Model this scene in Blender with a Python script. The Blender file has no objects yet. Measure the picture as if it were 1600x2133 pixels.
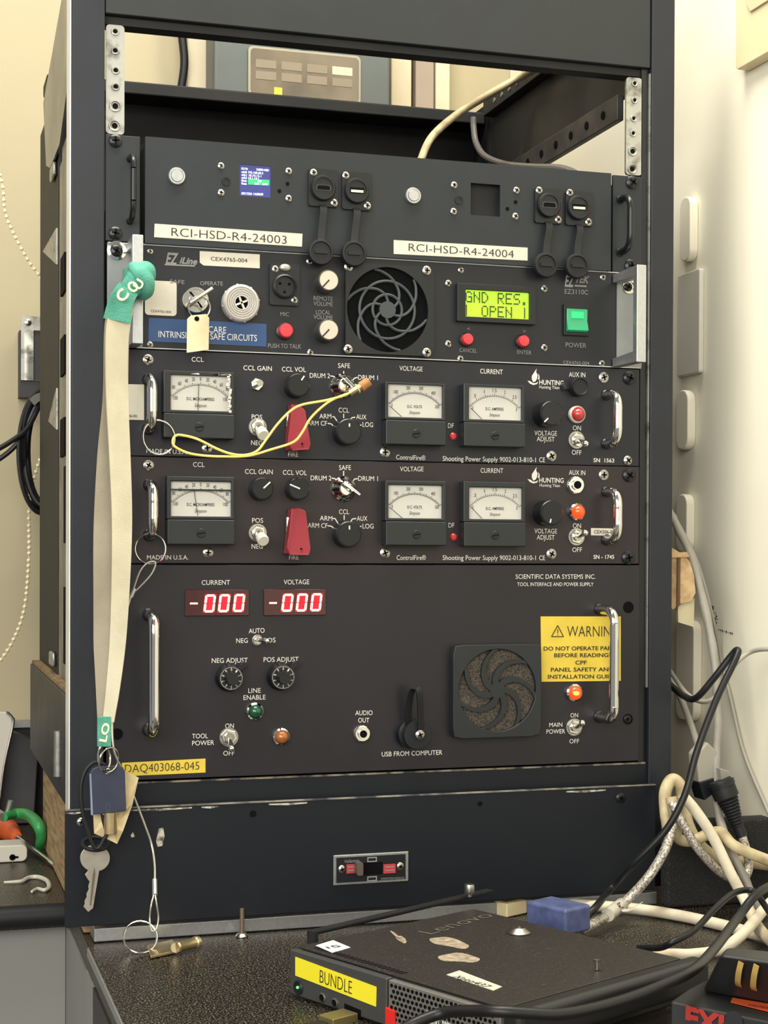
import bpy, math, random
from mathutils import Vector, Matrix
random.seed(7)
S = bpy.context.scene
COL = S.collection
PI = math.pi

# ------------------------------------------------------------------ camera
F, PPY = 3290.9, 1175.65           # focal length and principal point in pixels of a 1600 x 2133 frame
YAW, PITCH, ROLL = 0.2947, 0.0091, 0.0036
Z0 = 0.80                          # counter top height
VREF = 0.667                       # panel stack: top of the uppermost unit above the counter
def _rot():
    cy, sy, cp, sp, cr, sr = (math.cos(YAW), math.sin(YAW), math.cos(PITCH), math.sin(PITCH), math.cos(ROLL), math.sin(ROLL))
    Y = Matrix(((cy, 0, -sy), (0, 1, 0), (sy, 0, cy)))
    X = Matrix(((1, 0, 0), (0, cp, -sp), (0, sp, cp)))
    Z = Matrix(((cr, -sr, 0), (sr, cr, 0), (0, 0, 1)))
    return Z @ X @ Y
_R = _rot()
_w = lambda v: Vector((v[0], v[2], -v[1]))
RIGHT, DOWN, FWD = _w(_R[0]), _w(_R[1]), _w(_R[2])
CAM = Vector((-0.3994, -1.3116, Z0 + VREF - 0.3422))
cam_data = bpy.data.cameras.new('camera'); cam = bpy.data.objects.new('camera', cam_data); COL.objects.link(cam)
cam_data.sensor_fit = 'VERTICAL'; cam_data.sensor_height = 36.0; cam_data.sensor_width = 27.0
cam_data.lens = F / 2133 * 36.0
cam_data.shift_y = (PPY - 1066.5) / 2133
cam_data.clip_start = 0.05
M = Matrix.Identity(4)
for i, ax in enumerate((RIGHT, -DOWN, -FWD)):
    for r in range(3): M[r][i] = ax[r]
M.translation = CAM
cam.matrix_world = M
S.camera = cam

# ------------------------------------------------------------------ light
S.view_settings.view_transform = 'Standard'; S.view_settings.look = 'None'
S.view_settings.gamma = 1.0; S.view_settings.use_curve_mapping = False
S.view_settings.exposure = 0.0
world = bpy.data.worlds.new('room_ambient'); S.world = world; world.use_nodes = True
bg = world.node_tree.nodes['Background']
bg.inputs[0].default_value = (0.95, 0.96, 0.97, 1); bg.inputs[1].default_value = 0.36
def area(name, loc, target, sx, sy, power, color):
    l = bpy.data.lights.new(name, 'AREA'); l.shape = 'RECTANGLE'; l.size = sx; l.size_y = sy; l.energy = power; l.color = color
    o = bpy.data.objects.new(name, l); COL.objects.link(o); o.location = loc
    o.rotation_euler = (Vector(target) - Vector(loc)).to_track_quat('-Z', 'Y').to_euler()
    return o
area('window_light', (-1.25, -2.1, 1.75), (0.37, 0.0, 1.12), 2.3, 1.2, 72, (1.0, 0.96, 0.87))
area('ceiling_lamp', (0.14, -0.22, 2.5), (0.24, -0.20, 1.0), 0.35, 1.65, 52, (1.0, 0.95, 0.83))

# ------------------------------------------------------------------ pixel measurements -> places in the room
def ray(px, py): return RIGHT * ((px - 800) / F) + DOWN * ((py - PPY) / F) + FWD
def A(px, py, y=0.0):                       # where the line of sight meets the upright plane at depth y
    d = ray(px, py); return CAM + d * ((y - CAM.y) / d.y)
def Hz(px, py, z=Z0):                       # ... the level plane at height z
    d = ray(px, py); return CAM + d * ((z - CAM.z) / d.z)
def Xp(px, py, x):                          # ... the side plane at x
    d = ray(px, py); return CAM + d * ((x - CAM.x) / d.x)
def on_plane(px, py, P0, n):               # ... any plane through P0
    d = ray(px, py); n = Vector(n); return CAM + d * ((Vector(P0) - CAM).dot(n) / d.dot(n))
def mpp(px, y=0.0):                         # metres per pixel there (measured upright)
    return (A(px, 1100, y) - CAM).dot(FWD) / F

# ------------------------------------------------------------------ mesh builder
class MB:
    def __init__(s): s.v = []; s.f = []
    def add(s, vs, fs):
        n = len(s.v); s.v += [tuple(p) for p in vs]; s.f += [tuple(i + n for i in f) for f in fs]; return s
    def prism(s, pts, d):                   # polygon pts extruded by vector d
        n = len(pts); d = Vector(d); a = [Vector(p) for p in pts]; b = [p + d for p in a]
        fs = [tuple(range(n)), tuple(range(2 * n - 1, n - 1, -1))]
        fs += [(i, n + i, n + (i + 1) % n, (i + 1) % n) for i in range(n)]
        return s.add(a + b, fs)
    def box(s, lo, hi):
        x0, y0, z0 = lo; x1, y1, z1 = hi
        return s.prism([(x0, y0, z0), (x1, y0, z0), (x1, y0, z1), (x0, y0, z1)], (0, y1 - y0, 0))
    def obox(s, c, ax, ay, az):             # oriented box: centre and three half axes
        c, ax, ay, az = map(Vector, (c, ax, ay, az))
        return s.prism([c - ax - ay - az, c + ax - ay - az, c + ax - ay + az, c - ax - ay + az], ay * 2)
    def quad(s, pp, yf, yb):                # px corners on the plane yf, running back to yb
        return s.prism([A(x, y, yf) for x, y in pp], (0, yb - yf, 0))
    def rect(s, x0, y0, x1, y1, yf, yb, r=0.0):
        a, b, c, d = A(x0, y0, yf), A(x1, y0, yf), A(x1, y1, yf), A(x0, y1, yf)
        xl, xr = (a.x + d.x) / 2, (b.x + c.x) / 2
        zt, zb = (a.z + b.z) / 2, (c.z + d.z) / 2
        return s.rrect(xl, zb, xr, zt, yf, yb, r)
    def rrect(s, xl, zb, xr, zt, yf, yb, r=0.0):
        if r <= 0: return s.box((xl, yf, zb), (xr, yb, zt))
        pts = []
        for cx, cz, a0 in ((xr - r, zt - r, 0), (xl + r, zt - r, 90), (xl + r, zb + r, 180), (xr - r, zb + r, 270)):
            for k in range(6):
                t = math.radians(a0 + k * 18); pts.append((cx + r * math.cos(t), yf, cz + r * math.sin(t)))
        return s.prism(pts, (0, yb - yf, 0))
    def lathe(s, P, prof, axis=(0, -1, 0), seg=32, cap=True):     # prof = [(radius, distance along axis)]
        P = Vector(P); w = Vector(axis).normalized()
        u = w.orthogonal().normalized(); v = w.cross(u)
        n = len(s.v); k = len(prof)
        for r, h in prof:
            for i in range(seg):
                t = 2 * PI * i / seg
                s.v.append(tuple(P + w * h + (u * math.cos(t) + v * math.sin(t)) * r))
        for j in range(k - 1):
            for i in range(seg):
                i2 = (i + 1) % seg
                s.f.append((n + j * seg + i, n + j * seg + i2, n + (j + 1) * seg + i2, n + (j + 1) * seg + i))
        if cap:
            s.f.append(tuple(n + i for i in reversed(range(seg)))); s.f.append(tuple(n + (k - 1) * seg + i for i in range(seg)))
        return s
    def cyl(s, P, r, ya, yb, seg=28):       # along y, from depth ya (front) to yb (back)
        P = Vector(P); return s.lathe((P.x, yb, P.z), [(r, 0), (r, yb - ya)], seg=seg)
    def rod(s, a, b, r, r2=None, seg=16):
        a, b = Vector(a), Vector(b); L = (b - a).length
        return s.lathe(a, [(r, 0), (r if r2 is None else r2, L)], axis=b - a, seg=seg)
    def ball(s, P, r, seg=14, ring=9, sc=(1, 1, 1)):
        n = len(s.v); P = Vector(P)
        for j in range(1, ring):
            a = PI * j / ring
            for i in range(seg):
                t = 2 * PI * i / seg
                s.v.append((P.x + r * sc[0] * math.sin(a) * math.cos(t), P.y + r * sc[1] * math.sin(a) * math.sin(t), P.z + r * sc[2] * math.cos(a)))
        s.v.append((P.x, P.y, P.z + r * sc[2])); s.v.append((P.x, P.y, P.z - r * sc[2]))
        m = n + (ring - 1) * seg
        for i in range(seg):
            i2 = (i + 1) % seg
            s.f.append((m, n + i, n + i2)); s.f.append((m + 1, n + (ring - 2) * seg + i2, n + (ring - 2) * seg + i))
            for j in range(ring - 2): s.f.append((n + j * seg + i, n + (j + 1) * seg + i, n + (j + 1) * seg + i2, n + j * seg + i2))
        return s
    def tube(s, pts, r, seg=14, closed=False, smooth=8):
        path = spline(pts, smooth, closed) if smooth > 1 else [Vector(p) for p in pts]
        n = len(s.v); k = len(path)
        T = []
        for i in range(k):
            a = path[(i - 1) % k] if (closed or i > 0) else path[i]; b = path[(i + 1) % k] if (closed or i < k - 1) else path[i]
            T.append((b - a).normalized())
        u = T[0].orthogonal().normalized()
        for i in range(k):
            u = (u - T[i] * u.dot(T[i])); u = u.normalized() if u.length > 1e-9 else T[i].orthogonal().normalized()
            v = T[i].cross(u)
            rr = r(i / (k - 1)) if callable(r) else r
            for j in range(seg):
                t = 2 * PI * j / seg; s.v.append(tuple(path[i] + (u * math.cos(t) + v * math.sin(t)) * rr))
        for i in range(k if closed else k - 1):
            i2 = (i + 1) % k
            for j in range(seg):
                j2 = (j + 1) % seg; s.f.append((n + i * seg + j, n + i * seg + j2, n + i2 * seg + j2, n + i2 * seg + j))
        if not closed:
            s.f.append(tuple(n + j for j in reversed(range(seg)))); s.f.append(tuple(n + (k - 1) * seg + j for j in range(seg)))
        return s
    def ring(s, P, r, t, normal=(0, -1, 0), seg=40, tseg=8):
        P = Vector(P); w = Vector(normal).normalized(); u = w.orthogonal().normalized(); v = w.cross(u)
        return s.tube([P + (u * math.cos(2 * PI * i / seg) + v * math.sin(2 * PI * i / seg)) * r for i in range(seg)], t, tseg, True, 1)
    def strip(s, pts, w, th, side, smooth=6):     # flat ribbon along pts; side = width direction(s)
        path = spline(pts, smooth); k = len(path); n = len(s.v)
        for i in range(k):
            f = i / (k - 1)
            T = (path[min(i + 1, k - 1)] - path[max(i - 1, 0)]).normalized()
            sd = Vector(side(f) if callable(side) else side)
            sd = (sd - T * sd.dot(T)).normalized(); nn = T.cross(sd)
            ww = w(f) if callable(w) else w
            for a, b in ((-1, -1), (1, -1), (1, 1), (-1, 1)): s.v.append(tuple(path[i] + sd * (a * ww / 2) + nn * (b * th / 2)))
        for i in range(k - 1):
            for j in range(4):
                j2 = (j + 1) % 4; s.f.append((n + i * 4 + j, n + i * 4 + j2, n + i * 4 + 4 + j2, n + i * 4 + 4 + j))
        s.f.append((n + 3, n + 2, n + 1, n)); s.f.append(tuple(n + (k - 1) * 4 + j for j in range(4)))
        return s
    def frame(s, outer, inner, yf, yb):     # four-sided frame; outer and inner are world (x, z) lists of equal length
        n = len(s.v); k = len(outer)
        for y in (yf, yb):
            for L in (outer, inner):
                s.v += [(x, y, z) for x, z in L]
        o, i_, ob, ib = n, n + k, n + 2 * k, n + 3 * k
        for a in range(k):
            b = (a + 1) % k
            s.f += [(o + a, o + b, i_ + b, i_ + a), (ob + b, ob + a, ib + a, ib + b), (o + b, o + a, ob + a, ob + b), (i_ + a, i_ + b, ib + b, ib + a)]
        return s
    def text(s, t, p0, p1, h, y=0.0, off=0.0003, bold=0.0, shear=0.0, plane=None):
        # letters from p0 to p1 (px, middle of the capitals), capital height h px
        if plane is None: a, b = A(p0[0], p0[1], y), A(p1[0], p1[1], y); sc = mpp((p0[0] + p1[0]) / 2, y); up0 = Vector((0, 0, 1)); nrm = Vector((0, -1, 0)); hh = h * sc
        else: a, b, up0, nrm, hh = plane
        u = (b - a); L = u.length; u.normalize(); up = (up0 - u * up0.dot(u)).normalized()
        vs, fs, x0, x1 = glyphs(t, bold, shear)
        k = hh / CAPH[0]
        for x, z in vs:
            p = a + u * ((x - x0) / (x1 - x0) * L) + up * (z * k - hh / 2) + nrm * off
            s.v.append(tuple(p))
        n = len(s.v) - len(vs)
        s.f += [tuple(i + n for i in f) for f in fs]
        return s
    def build(s, name, mat, parent=None, bevel=0.0, smooth=True, seg=2, angle=35):
        me = bpy.data.meshes.new(name); me.from_pydata(s.v, [], s.f); me.validate()
        import bmesh
        bm = bmesh.new(); bm.from_mesh(me); bmesh.ops.recalc_face_normals(bm, faces=bm.faces[:]); bm.to_mesh(me); bm.free()
        me.materials.append(mat)
        if smooth and not bevel:
            me.polygons.foreach_set('use_smooth', [True] * len(me.polygons)); me.set_sharp_from_angle(angle=math.radians(angle))
        o = bpy.data.objects.new(name, me); COL.objects.link(o)
        if bevel:
            b = o.modifiers.new('bevel', 'BEVEL'); b.width = bevel; b.segments = seg; b.limit_method = 'ANGLE'; b.angle_limit = math.radians(40)
            me.polygons.foreach_set('use_smooth', [True] * len(me.polygons))
            b.harden_normals = True
        if parent: o.parent = parent
        return o

def spline(pts, n=8, closed=False):
    P = [Vector(p) for p in pts]; k = len(P); out = []
    if k < 3: return [P[0].lerp(P[1], i / n) for i in range(n + 1)]
    for i in range(k if closed else k - 1):
        p1, p2 = P[i], P[(i + 1) % k]
        p0 = P[i - 1] if (closed or i > 0) else p1 * 2 - p2
        p3 = P[(i + 2) % k] if (closed or i < k - 2) else p2 * 2 - p1
        for j in range(n):
            t = j / n
            out.append(0.5 * ((2 * p1) + (p2 - p0) * t + (2 * p0 - 5 * p1 + 4 * p2 - p3) * t * t + (3 * p1 - p0 - 3 * p2 + p3) * t ** 3))
    if not closed: out.append(P[-1])
    return out

_gcache = {}
CAPH = [None]
def glyphs(t, bold, shear):
    key = (t, bold, shear)
    if key in _gcache: return _gcache[key]
    c = bpy.data.curves.new('lettering', 'FONT'); c.body = t; c.size = 1.0; c.resolution_u = 3; c.offset = bold; c.shear = shear; c.fill_mode = 'FRONT'
    o = bpy.data.objects.new('lettering', c); COL.objects.link(o)
    dg = bpy.context.evaluated_depsgraph_get(); dg.update()
    e = o.evaluated_get(dg); me = e.to_mesh()
    vs = [(v.co.x, v.co.y) for v in me.vertices]; fs = [tuple(p.vertices) for p in me.polygons]
    e.to_mesh_clear(); bpy.data.objects.remove(o); bpy.data.curves.remove(c)
    x0 = min(v[0] for v in vs); x1 = max(v[0] for v in vs)
    if t != 'H' and CAPH[0] is None: CAPH[0] = max(v[1] for v in glyphs('H', 0.0, 0.0)[0])
    _gcache[key] = (vs, fs, x0, x1); return _gcache[key]

def thing(name, label, cat, loc=(0, 0, 0), group=None):
    o = bpy.data.objects.new(name, None); COL.objects.link(o); o.empty_display_size = 0.02
    return tag(o, label, cat, group)
def tag(o, label, cat, group=None):
    o['label'] = label; o['category'] = cat
    if group: o['group'] = group
    return o
def struct(o): o['kind'] = 'structure'; return o
def settle(o, loc):                          # puts an Empty at its thing's base; the parts stay where they are
    loc = Vector(loc); o.location = loc
    for c in o.children: c.matrix_parent_inverse = Matrix.Translation(-loc)

# ------------------------------------------------------------------ materials
def srgb(c): return tuple(((x / 255) / 12.92 if x / 255 <= 0.04045 else ((x / 255 + 0.055) / 1.055) ** 2.4) for x in c)
def mat(name, rgb, rough=0.5, metal=0.0, var=0.0, scale=60.0, bump=0.0, bscale=400.0, rgb2=None, emit=0.0, ergb=None, spec=0.5, coat=0.0, trans=0.0, thr=(0.35, 0.7), stretch=None):
    m = bpy.data.materials.new(name); m.use_nodes = True
    nt = m.node_tree; b = nt.nodes['Principled BSDF']; L = nt.links
    col = srgb(rgb); b.inputs['Base Color'].default_value = (*col, 1)
    b.inputs['Roughness'].default_value = rough; b.inputs['Metallic'].default_value = metal
    b.inputs['Specular IOR Level'].default_value = spec; b.inputs['Coat Weight'].default_value = coat
    b.inputs['Transmission Weight'].default_value = trans
    if emit:
        b.inputs['Emission Color'].default_value = (*srgb(ergb or rgb), 1); b.inputs['Emission Strength'].default_value = emit
    if var or rgb2 or bump:
        tc = nt.nodes.new('ShaderNodeTexCoord'); src = tc.outputs['Object']
        if stretch:
            mp = nt.nodes.new('ShaderNodeMapping'); mp.inputs['Scale'].default_value = stretch; L.new(src, mp.inputs['Vector']); src = mp.outputs['Vector']
    if var or rgb2:
        n = nt.nodes.new('ShaderNodeTexNoise'); n.inputs['Scale'].default_value = scale; n.inputs['Detail'].default_value = 6; L.new(src, n.inputs['Vector'])
        r = nt.nodes.new('ShaderNodeValToRGB'); r.color_ramp.elements[0].position, r.color_ramp.elements[1].position = thr
        if rgb2: c0, c1 = col, srgb(rgb2)
        else: c0 = tuple(x * (1 - var) for x in col); c1 = tuple(min(1, x * (1 + var)) for x in col)
        r.color_ramp.elements[0].color = (*c0, 1); r.color_ramp.elements[1].color = (*c1, 1)
        L.new(n.outputs['Fac'], r.inputs['Fac']); L.new(r.outputs['Color'], b.inputs['Base Color'])
        mr = nt.nodes.new('ShaderNodeMapRange'); mr.inputs['To Min'].default_value = max(0, rough - 0.06); mr.inputs['To Max'].default_value = min(1, rough + 0.06)
        L.new(n.outputs['Fac'], mr.inputs['Value']); L.new(mr.outputs['Result'], b.inputs['Roughness'])
    if bump:
        n2 = nt.nodes.new('ShaderNodeTexNoise'); n2.inputs['Scale'].default_value = bscale; n2.inputs['Detail'].default_value = 4; L.new(src, n2.inputs['Vector'])
        bp = nt.nodes.new('ShaderNodeBump'); bp.inputs['Strength'].default_value = bump; bp.inputs['Distance'].default_value = 0.001
        L.new(n2.outputs['Fac'], bp.inputs['Height']); L.new(bp.outputs['Normal'], b.inputs['Normal'])
    return m
m_post = mat('rack_paint', (28, 31, 38), 0.45, var=0.10, scale=25, bump=0.05, bscale=900, spec=0.35)
m_inner = mat('rack_inside_paint', (22, 23, 26), 0.6, rgb2=(38, 36, 34), scale=14, thr=(0.45, 0.8), spec=0.3)
m_plate = mat('kick_plate_paint', (15, 19, 26), 0.45, rgb2=(27, 30, 35), scale=9, thr=(0.62, 0.85), bump=0.04, bscale=700, spec=0.3)
m_blank = mat('blank_panel_paint', (33, 37, 38), 0.5, var=0.06, scale=30, bump=0.04, bscale=900, spec=0.35)
m_rci = mat('drive_panel_paint', (30, 35, 39), 0.5, var=0.05, scale=40, bump=0.04, bscale=1200, spec=0.35)
m_ez = mat('line_panel_paint', (21, 24, 30), 0.42, var=0.08, scale=30, spec=0.35)
m_h1 = mat('shooting_panel_anodised', (25, 26, 33), 0.4, var=0.06, scale=40, spec=0.35)
m_h2 = mat('brown_black_anodised', (37, 30, 33), 0.38, var=0.06, scale=40, spec=0.35)
m_sds = mat('interface_panel_anodised', (31, 29, 34), 0.38, var=0.07, scale=14, spec=0.35)
m_black = mat('black_plastic', (20, 23, 26), 0.42, spec=0.35)
m_blackm = mat('black_metal', (24, 26, 29), 0.3, metal=0.3)
m_bezel = mat('meter_plastic', (28, 32, 35), 0.38, var=0.06, scale=80, spec=0.4)
m_rubber = mat('black_rubber', (20, 22, 25), 0.55, spec=0.35)
m_hole = mat('dark_cavity', (6, 7, 9), 0.8, spec=0.1)
m_chrome = mat('chrome', (214, 212, 206), 0.1, metal=1.0)
m_steel = mat('steel', (168, 165, 158), 0.3, metal=1.0, var=0.12, scale=200)
m_alu = mat('brushed_aluminium', (178, 180, 180), 0.38, metal=0.9, var=0.06, scale=300)
m_galv = mat('galvanised_steel', (165, 165, 158), 0.42, metal=0.75, rgb2=(96, 92, 86), scale=90, thr=(0.5, 0.72))
m_print = mat('white_print', (206, 203, 196), 0.6)
m_printg = mat('grey_print', (122, 122, 120), 0.6)
m_ink = mat('black_ink', (22, 22, 24), 0.6)
m_label = mat('white_label_tape', (194, 189, 174), 0.45, var=0.03, scale=120)
m_yellow = mat('yellow_label_tape', (206, 180, 60), 0.45, var=0.05, scale=60)
m_blue = mat('blue_label_tape', (26, 62, 108), 0.45)
m_white = mat('white_plastic', (190, 186, 174), 0.4)
m_red = mat('red_plastic', (186, 48, 56), 0.35)
m_redg = mat('red_guard_plastic', (122, 24, 34), 0.3, coat=0.2)
m_face = mat('meter_face', (186, 184, 176), 0.6, var=0.02, scale=30)
# ------------------------------------------------------------------ the setting
XW = 0.372                                   # right wall
YB = 0.66                                    # back wall
m_wall = mat('dimmed_cream_wall_paint', (168, 157, 127), 0.5, var=0.02, scale=3, bump=0.03, bscale=60)  # cream darkened: the back wall's weaker light is put into the colour
m_wallr = mat('lit_cream_wall_paint', (248, 243, 222), 0.42, var=0.008, scale=4)  # same cream made paler: the right wall's stronger light is in the colour
m_counter = mat('speckled_black_laminate', (15, 14, 13), 0.32, rgb2=(150, 134, 114), scale=700, thr=(0.53, 0.72), bump=0.3, bscale=760)
m_cab = mat('grey_cabinet_laminate', (128, 128, 124), 0.55, var=0.03, scale=5)
m_wood = mat('raw_timber', (176, 148, 108), 0.7, rgb2=(104, 84, 60), scale=10, thr=(0.4, 0.75), stretch=(2, 2, 18))
m_dark = mat('dark_backsplash', (40, 38, 38), 0.5, var=0.1, scale=20)
m_pil = mat('dusty_white_paint', (204, 192, 164), 0.5, rgb2=(168, 152, 126), scale=9, thr=(0.5, 0.85))
struct(MB().box((-2.2, -3.0, -0.05), (XW + 0.06, YB, 0.0)).build('floor', mat('grey_floor_vinyl', (110, 106, 98), 0.5, var=0.05)))
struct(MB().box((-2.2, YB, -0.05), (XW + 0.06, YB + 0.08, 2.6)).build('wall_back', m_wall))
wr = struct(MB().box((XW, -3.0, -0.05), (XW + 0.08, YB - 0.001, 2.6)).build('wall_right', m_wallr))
# shallow boxed mouldings on the right wall
def wall_x(px, py): return Xp(px, py, XW)
bs = MB().box((-2.2, YB - 0.012, Z0), (-0.05, YB - 0.0005, A(40, 1512, YB).z))
struct(bs.build('baseboard_back', m_dark))
struct(MB().box((-2.2, YB - 0.02, A(40, 1512, YB).z), (-0.05, YB - 0.0005, A(40, 1506, YB).z + 0.004)).build('trim_1', m_alu))
for i, (x0, x1, mm) in enumerate(((390, 446, m_pil), (815, 858, m_pil), (866, 905, mat('taupe_trim_paint', (150, 136, 120), 0.5, var=0.05, scale=12)), (908, 938, m_pil))):
    a, b = A(x0, 150, YB - 0.03), A(x1, 150, YB - 0.03)
    struct(MB().box((a.x, YB - 0.03, 0.9), (b.x, YB - 0.0005, 2.5)).build('trim_%d' % (i + 2), mm, bevel=0.002))
# counter: a wide top behind, and a leaf that comes towards the viewer on the right
yl = Hz(0, 1893, Z0).y
xe0, xe1 = Hz(188, 1935, Z0), Hz(215, 2040, Z0); xe2 = Hz(243, 2133, Z0)
XC = xe1.x
ct = thing('countertop', 'black speckled countertop under the rack and the computer', 'countertop')
MB().prism([(-2.0, yl, Z0 - 0.02), (-2.0, YB - 0.013, Z0 - 0.02), (XW - 0.001, YB - 0.013, Z0 - 0.02), (XW - 0.001, -1.0, Z0 - 0.02), (XC, -1.0, Z0 - 0.02), (XC, yl, Z0 - 0.02)], (0, 0, 0.02)).build('worktop', m_counter, ct)
MB().box((XC - 0.0022, -1.0, Z0 - 0.006), (XC - 0.0002, -0.02, Z0 + 0.0016)).build('edge_trim', m_alu, ct, bevel=0.001)
MB().tube([(-2.0, yl - 0.006, Z0 - 0.007), (-0.6, yl - 0.006, Z0 - 0.007), (XC - 0.003, yl - 0.006, Z0 - 0.007)], 0.0105, smooth=1).build('edge_bumper', m_rubber, ct)
settle(ct, (0, 0, Z0 - 0.02))
cb = thing('base_cabinet', 'plain grey cabinet front below the left counter edge', 'cabinet')
MB().box((-2.0, yl + 0.012, 0.0), (XC - 0.0018, yl + 0.03, Z0 - 0.021)).build('front_panel', m_cab, cb)
ylg = Xp(197, 2100, XC).y
MB().box((XC - 0.0015, ylg, 0.0), (XC + 0.018, yl + 0.01, Z0 - 0.0205)).build('side_panel', m_cab, cb)
MB().box((XC - 0.0015, -0.98, 0.0), (XC + 0.018, ylg - 0.001, Z0 - 0.0205)).build('end_panel', m_dark, cb)
MB().box((XC + 0.03, -0.96, 0.0), (XC + 0.05, yl + 0.1, Z0 - 0.0205)).build('support_leg', m_cab, cb)
settle(cb, (XC, yl, 0))

# ------------------------------------------------------------------ rack cabinet
ZT = A(700, 300, 0).z                        # (scratch)
def zat(px, py, y=0.0): return A(px, py, y).z
rk = thing('equipment_rack', 'tall black steel rack cabinet holding the five instrument units', 'rack')
XL0, XL1, XR0, XR1 = -0.2695, -0.2425, 0.2515, 0.2745
ZTOP, ZBOT = 1.70, 0.905
YR = 0.45
def zpost(): pass
MB().box((XL0, -0.002, ZBOT - 0.06), (XL1, 0.028, ZTOP)).build('post', m_post, rk, bevel=0.0012)
MB().box((XR0, -0.002, ZBOT - 0.06), (XR1, 0.028, ZTOP)).build('post', m_post, rk, bevel=0.0012)
MB().box((XR1 - 0.004, 0.03, Z0 + 0.01), (XR1 + 0.008, 0.055, ZTOP)).build('post_return', m_inner, rk, bevel=0.001)
MB().box((XL0 - 0.0012, -0.001, ZBOT - 0.03), (XL0 - 0.0002, 0.026, ZTOP)).build('edge_sheen_strip', mat('worn_edge_sheen', (226, 226, 224), 0.35, metal=0.3, var=0.05, scale=40), rk)  # worn metal edge, with the window's reflection put into its pale colour
# inner angle of the right post, worn to bare metal along its edge
MB().box((XR0 - 0.0075, 0.004, ZBOT), (XR0 - 0.0005, 0.03, 1.565)).build('inner_angle', m_blackm, rk)
MB().box((XR0 - 0.0012, 0.0005, 1.0), (XR0 - 0.0002, 0.0035, 1.56)).build('worn_edge', m_galv, rk)
zb = zat(220, 27)
MB().box((XL1 + 0.0005, 0.0, zb), (XR0 - 0.0005, 0.02, ZTOP)).build('blank_panel', m_blank, rk, bevel=0.001)
MB().box((XL1 + 0.0005, 0.006, zat(222, 45)), (XR0 - 0.0005, 0.022, zb - 0.0005)).build('panel_lip', m_inner, rk)
# rear frame and sides
MB().box((-0.258, 0.235, 1.0), (-0.254, YR, 1.575)).build('rear_side_sheet', m_inner, rk)
MB().box((-0.2575, 0.196, 0.96), (-0.246, 0.232, zat(130, 330, 0.2))).build('side_rail', mat('grey_side_rail', (140, 134, 120), 0.45, metal=0.3, rgb2=(92, 88, 84), scale=30), rk, bevel=0.001)
for k in range(3): MB().box((-0.2605, 0.150, 1.36 - 0.075 * k), (-0.2585, 0.19, 1.395 - 0.075 * k)).build('side_slot', m_hole, rk)
for k in range(2): MB().box((-0.2600, 0.10, 1.02 + 0.11 * k), (-0.2585, 0.16, 1.09 + 0.11 * k)).build('side_slot', m_hole, rk)
MB().box((-0.2585, 0.03, 0.96), (-0.245, 0.194, 1.50)).build('inner_side_sheet', mat('grey_green_sheet', (116, 120, 112), 0.4, metal=0.4, rgb2=(84, 86, 84), scale=22), rk)
MB().box((-0.268, 0.03, ZBOT), (-0.222, YR, 1.0)).build('lower_side_panel', m_post, rk, bevel=0.002)
MB().box((-0.2665, 0.032, 1.0005), (-0.252, YR - 0.005, 1.0035)).build('dusty_ledge', mat('brown_dust', (150, 122, 84), 0.9, rgb2=(86, 72, 56), scale=120, bump=0.6, bscale=300), rk)
pp = [Xp(x, y, -0.262) for x, y in ((128, 0), (149, 0), (147, 130), (124, 300), (104, 350), (96, 345), (90, 215))]
MB().prism(pp, (0.002, 0, 0)).build('side_flap', mat('scuffed_grey_flap', (120, 122, 124), 0.3, metal=0.7, rgb2=(78, 80, 82), scale=14), rk)
for z in (zat(112, 360, .27), zat(102, 1372, .27)):
    MB().box((-0.2625, 0.25, z - 0.007), (-0.2585, 0.285, z + 0.007)).build('side_clip', m_galv, rk, bevel=0.002)
MB().prism([(-0.2595, 0.245, 1.40), (-0.2595, 0.40, 1.44), (-0.2595, 0.245, 1.435)], (0.0015, 0, 0)).build('corner_bracket', m_galv, rk)
MB().prism([(-0.2595, 0.24, 1.28), (-0.2595, 0.33, 1.255), (-0.2595, 0.24, 1.24)], (0.0015, 0, 0)).build('corner_bracket', m_galv, rk)
ws = MB().rod((-0.2695, 0.10, 0.925), (-0.2695, 0.10, 0.965), 0.006); ws.build('side_handle', m_steel, rk)
# rear panel and crossbar
zc = zat(600, 222, YR)
MB().box((-0.25, YR - 0.004, ZBOT), (0.25, YR, zc - 0.012)).build('back_panel', m_inner, rk)
MB().box((-0.255, YR - 0.045, zc - 0.014), (0.242, YR + 0.002, zc)).build('crossbar', m_inner, rk, bevel=0.002)
MB().box((0.243, YR - 0.05, ZBOT), (0.256, YR, 1.64)).build('rear_post', m_inner, rk)
# right side: dark upper sheet with a perforated rail below it, open beneath
ztop = Xp(1050, 205, 0.245).z; zr = Xp(1302, 200, 0.243).z
m_dirty = mat('dirty_black_sheet', (34, 33, 33), 0.6, rgb2=(72, 66, 56), scale=8, thr=(0.5, 0.8))
MB().box((0.2445, 0.03, zr), (0.248, YR - 0.051, ztop)).build('upper_side_sheet', m_dirty, rk)
MB().box((0.2365, 0.04, zr - 0.022), (0.2435, YR - 0.06, zr + 0.002)).build('perforated_rail', mat('grey_rail', (84, 80, 76), 0.5, metal=0.4, rgb2=(60, 58, 56), scale=40), rk, bevel=0.001)
for k in range(9): MB().rod((0.2355, 0.07 + 0.038 * k, zr - 0.01), (0.237, 0.07 + 0.038 * k, zr - 0.01), 0.004, seg=12).build('rail_hole', m_hole, rk)
MB().box((0.2335, 0.08, ztop - 0.012), (0.2445, YR - 0.06, ztop + 0.006)).build('top_rail', m_dirty, rk, bevel=0.001)
for k in range(12): MB().rod((0.2325, 0.1 + 0.023 * k, ztop - 0.003), (0.2336, 0.1 + 0.023 * k, ztop - 0.003), 0.0028, seg=10).build('rail_hole', m_galv, rk)
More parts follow.
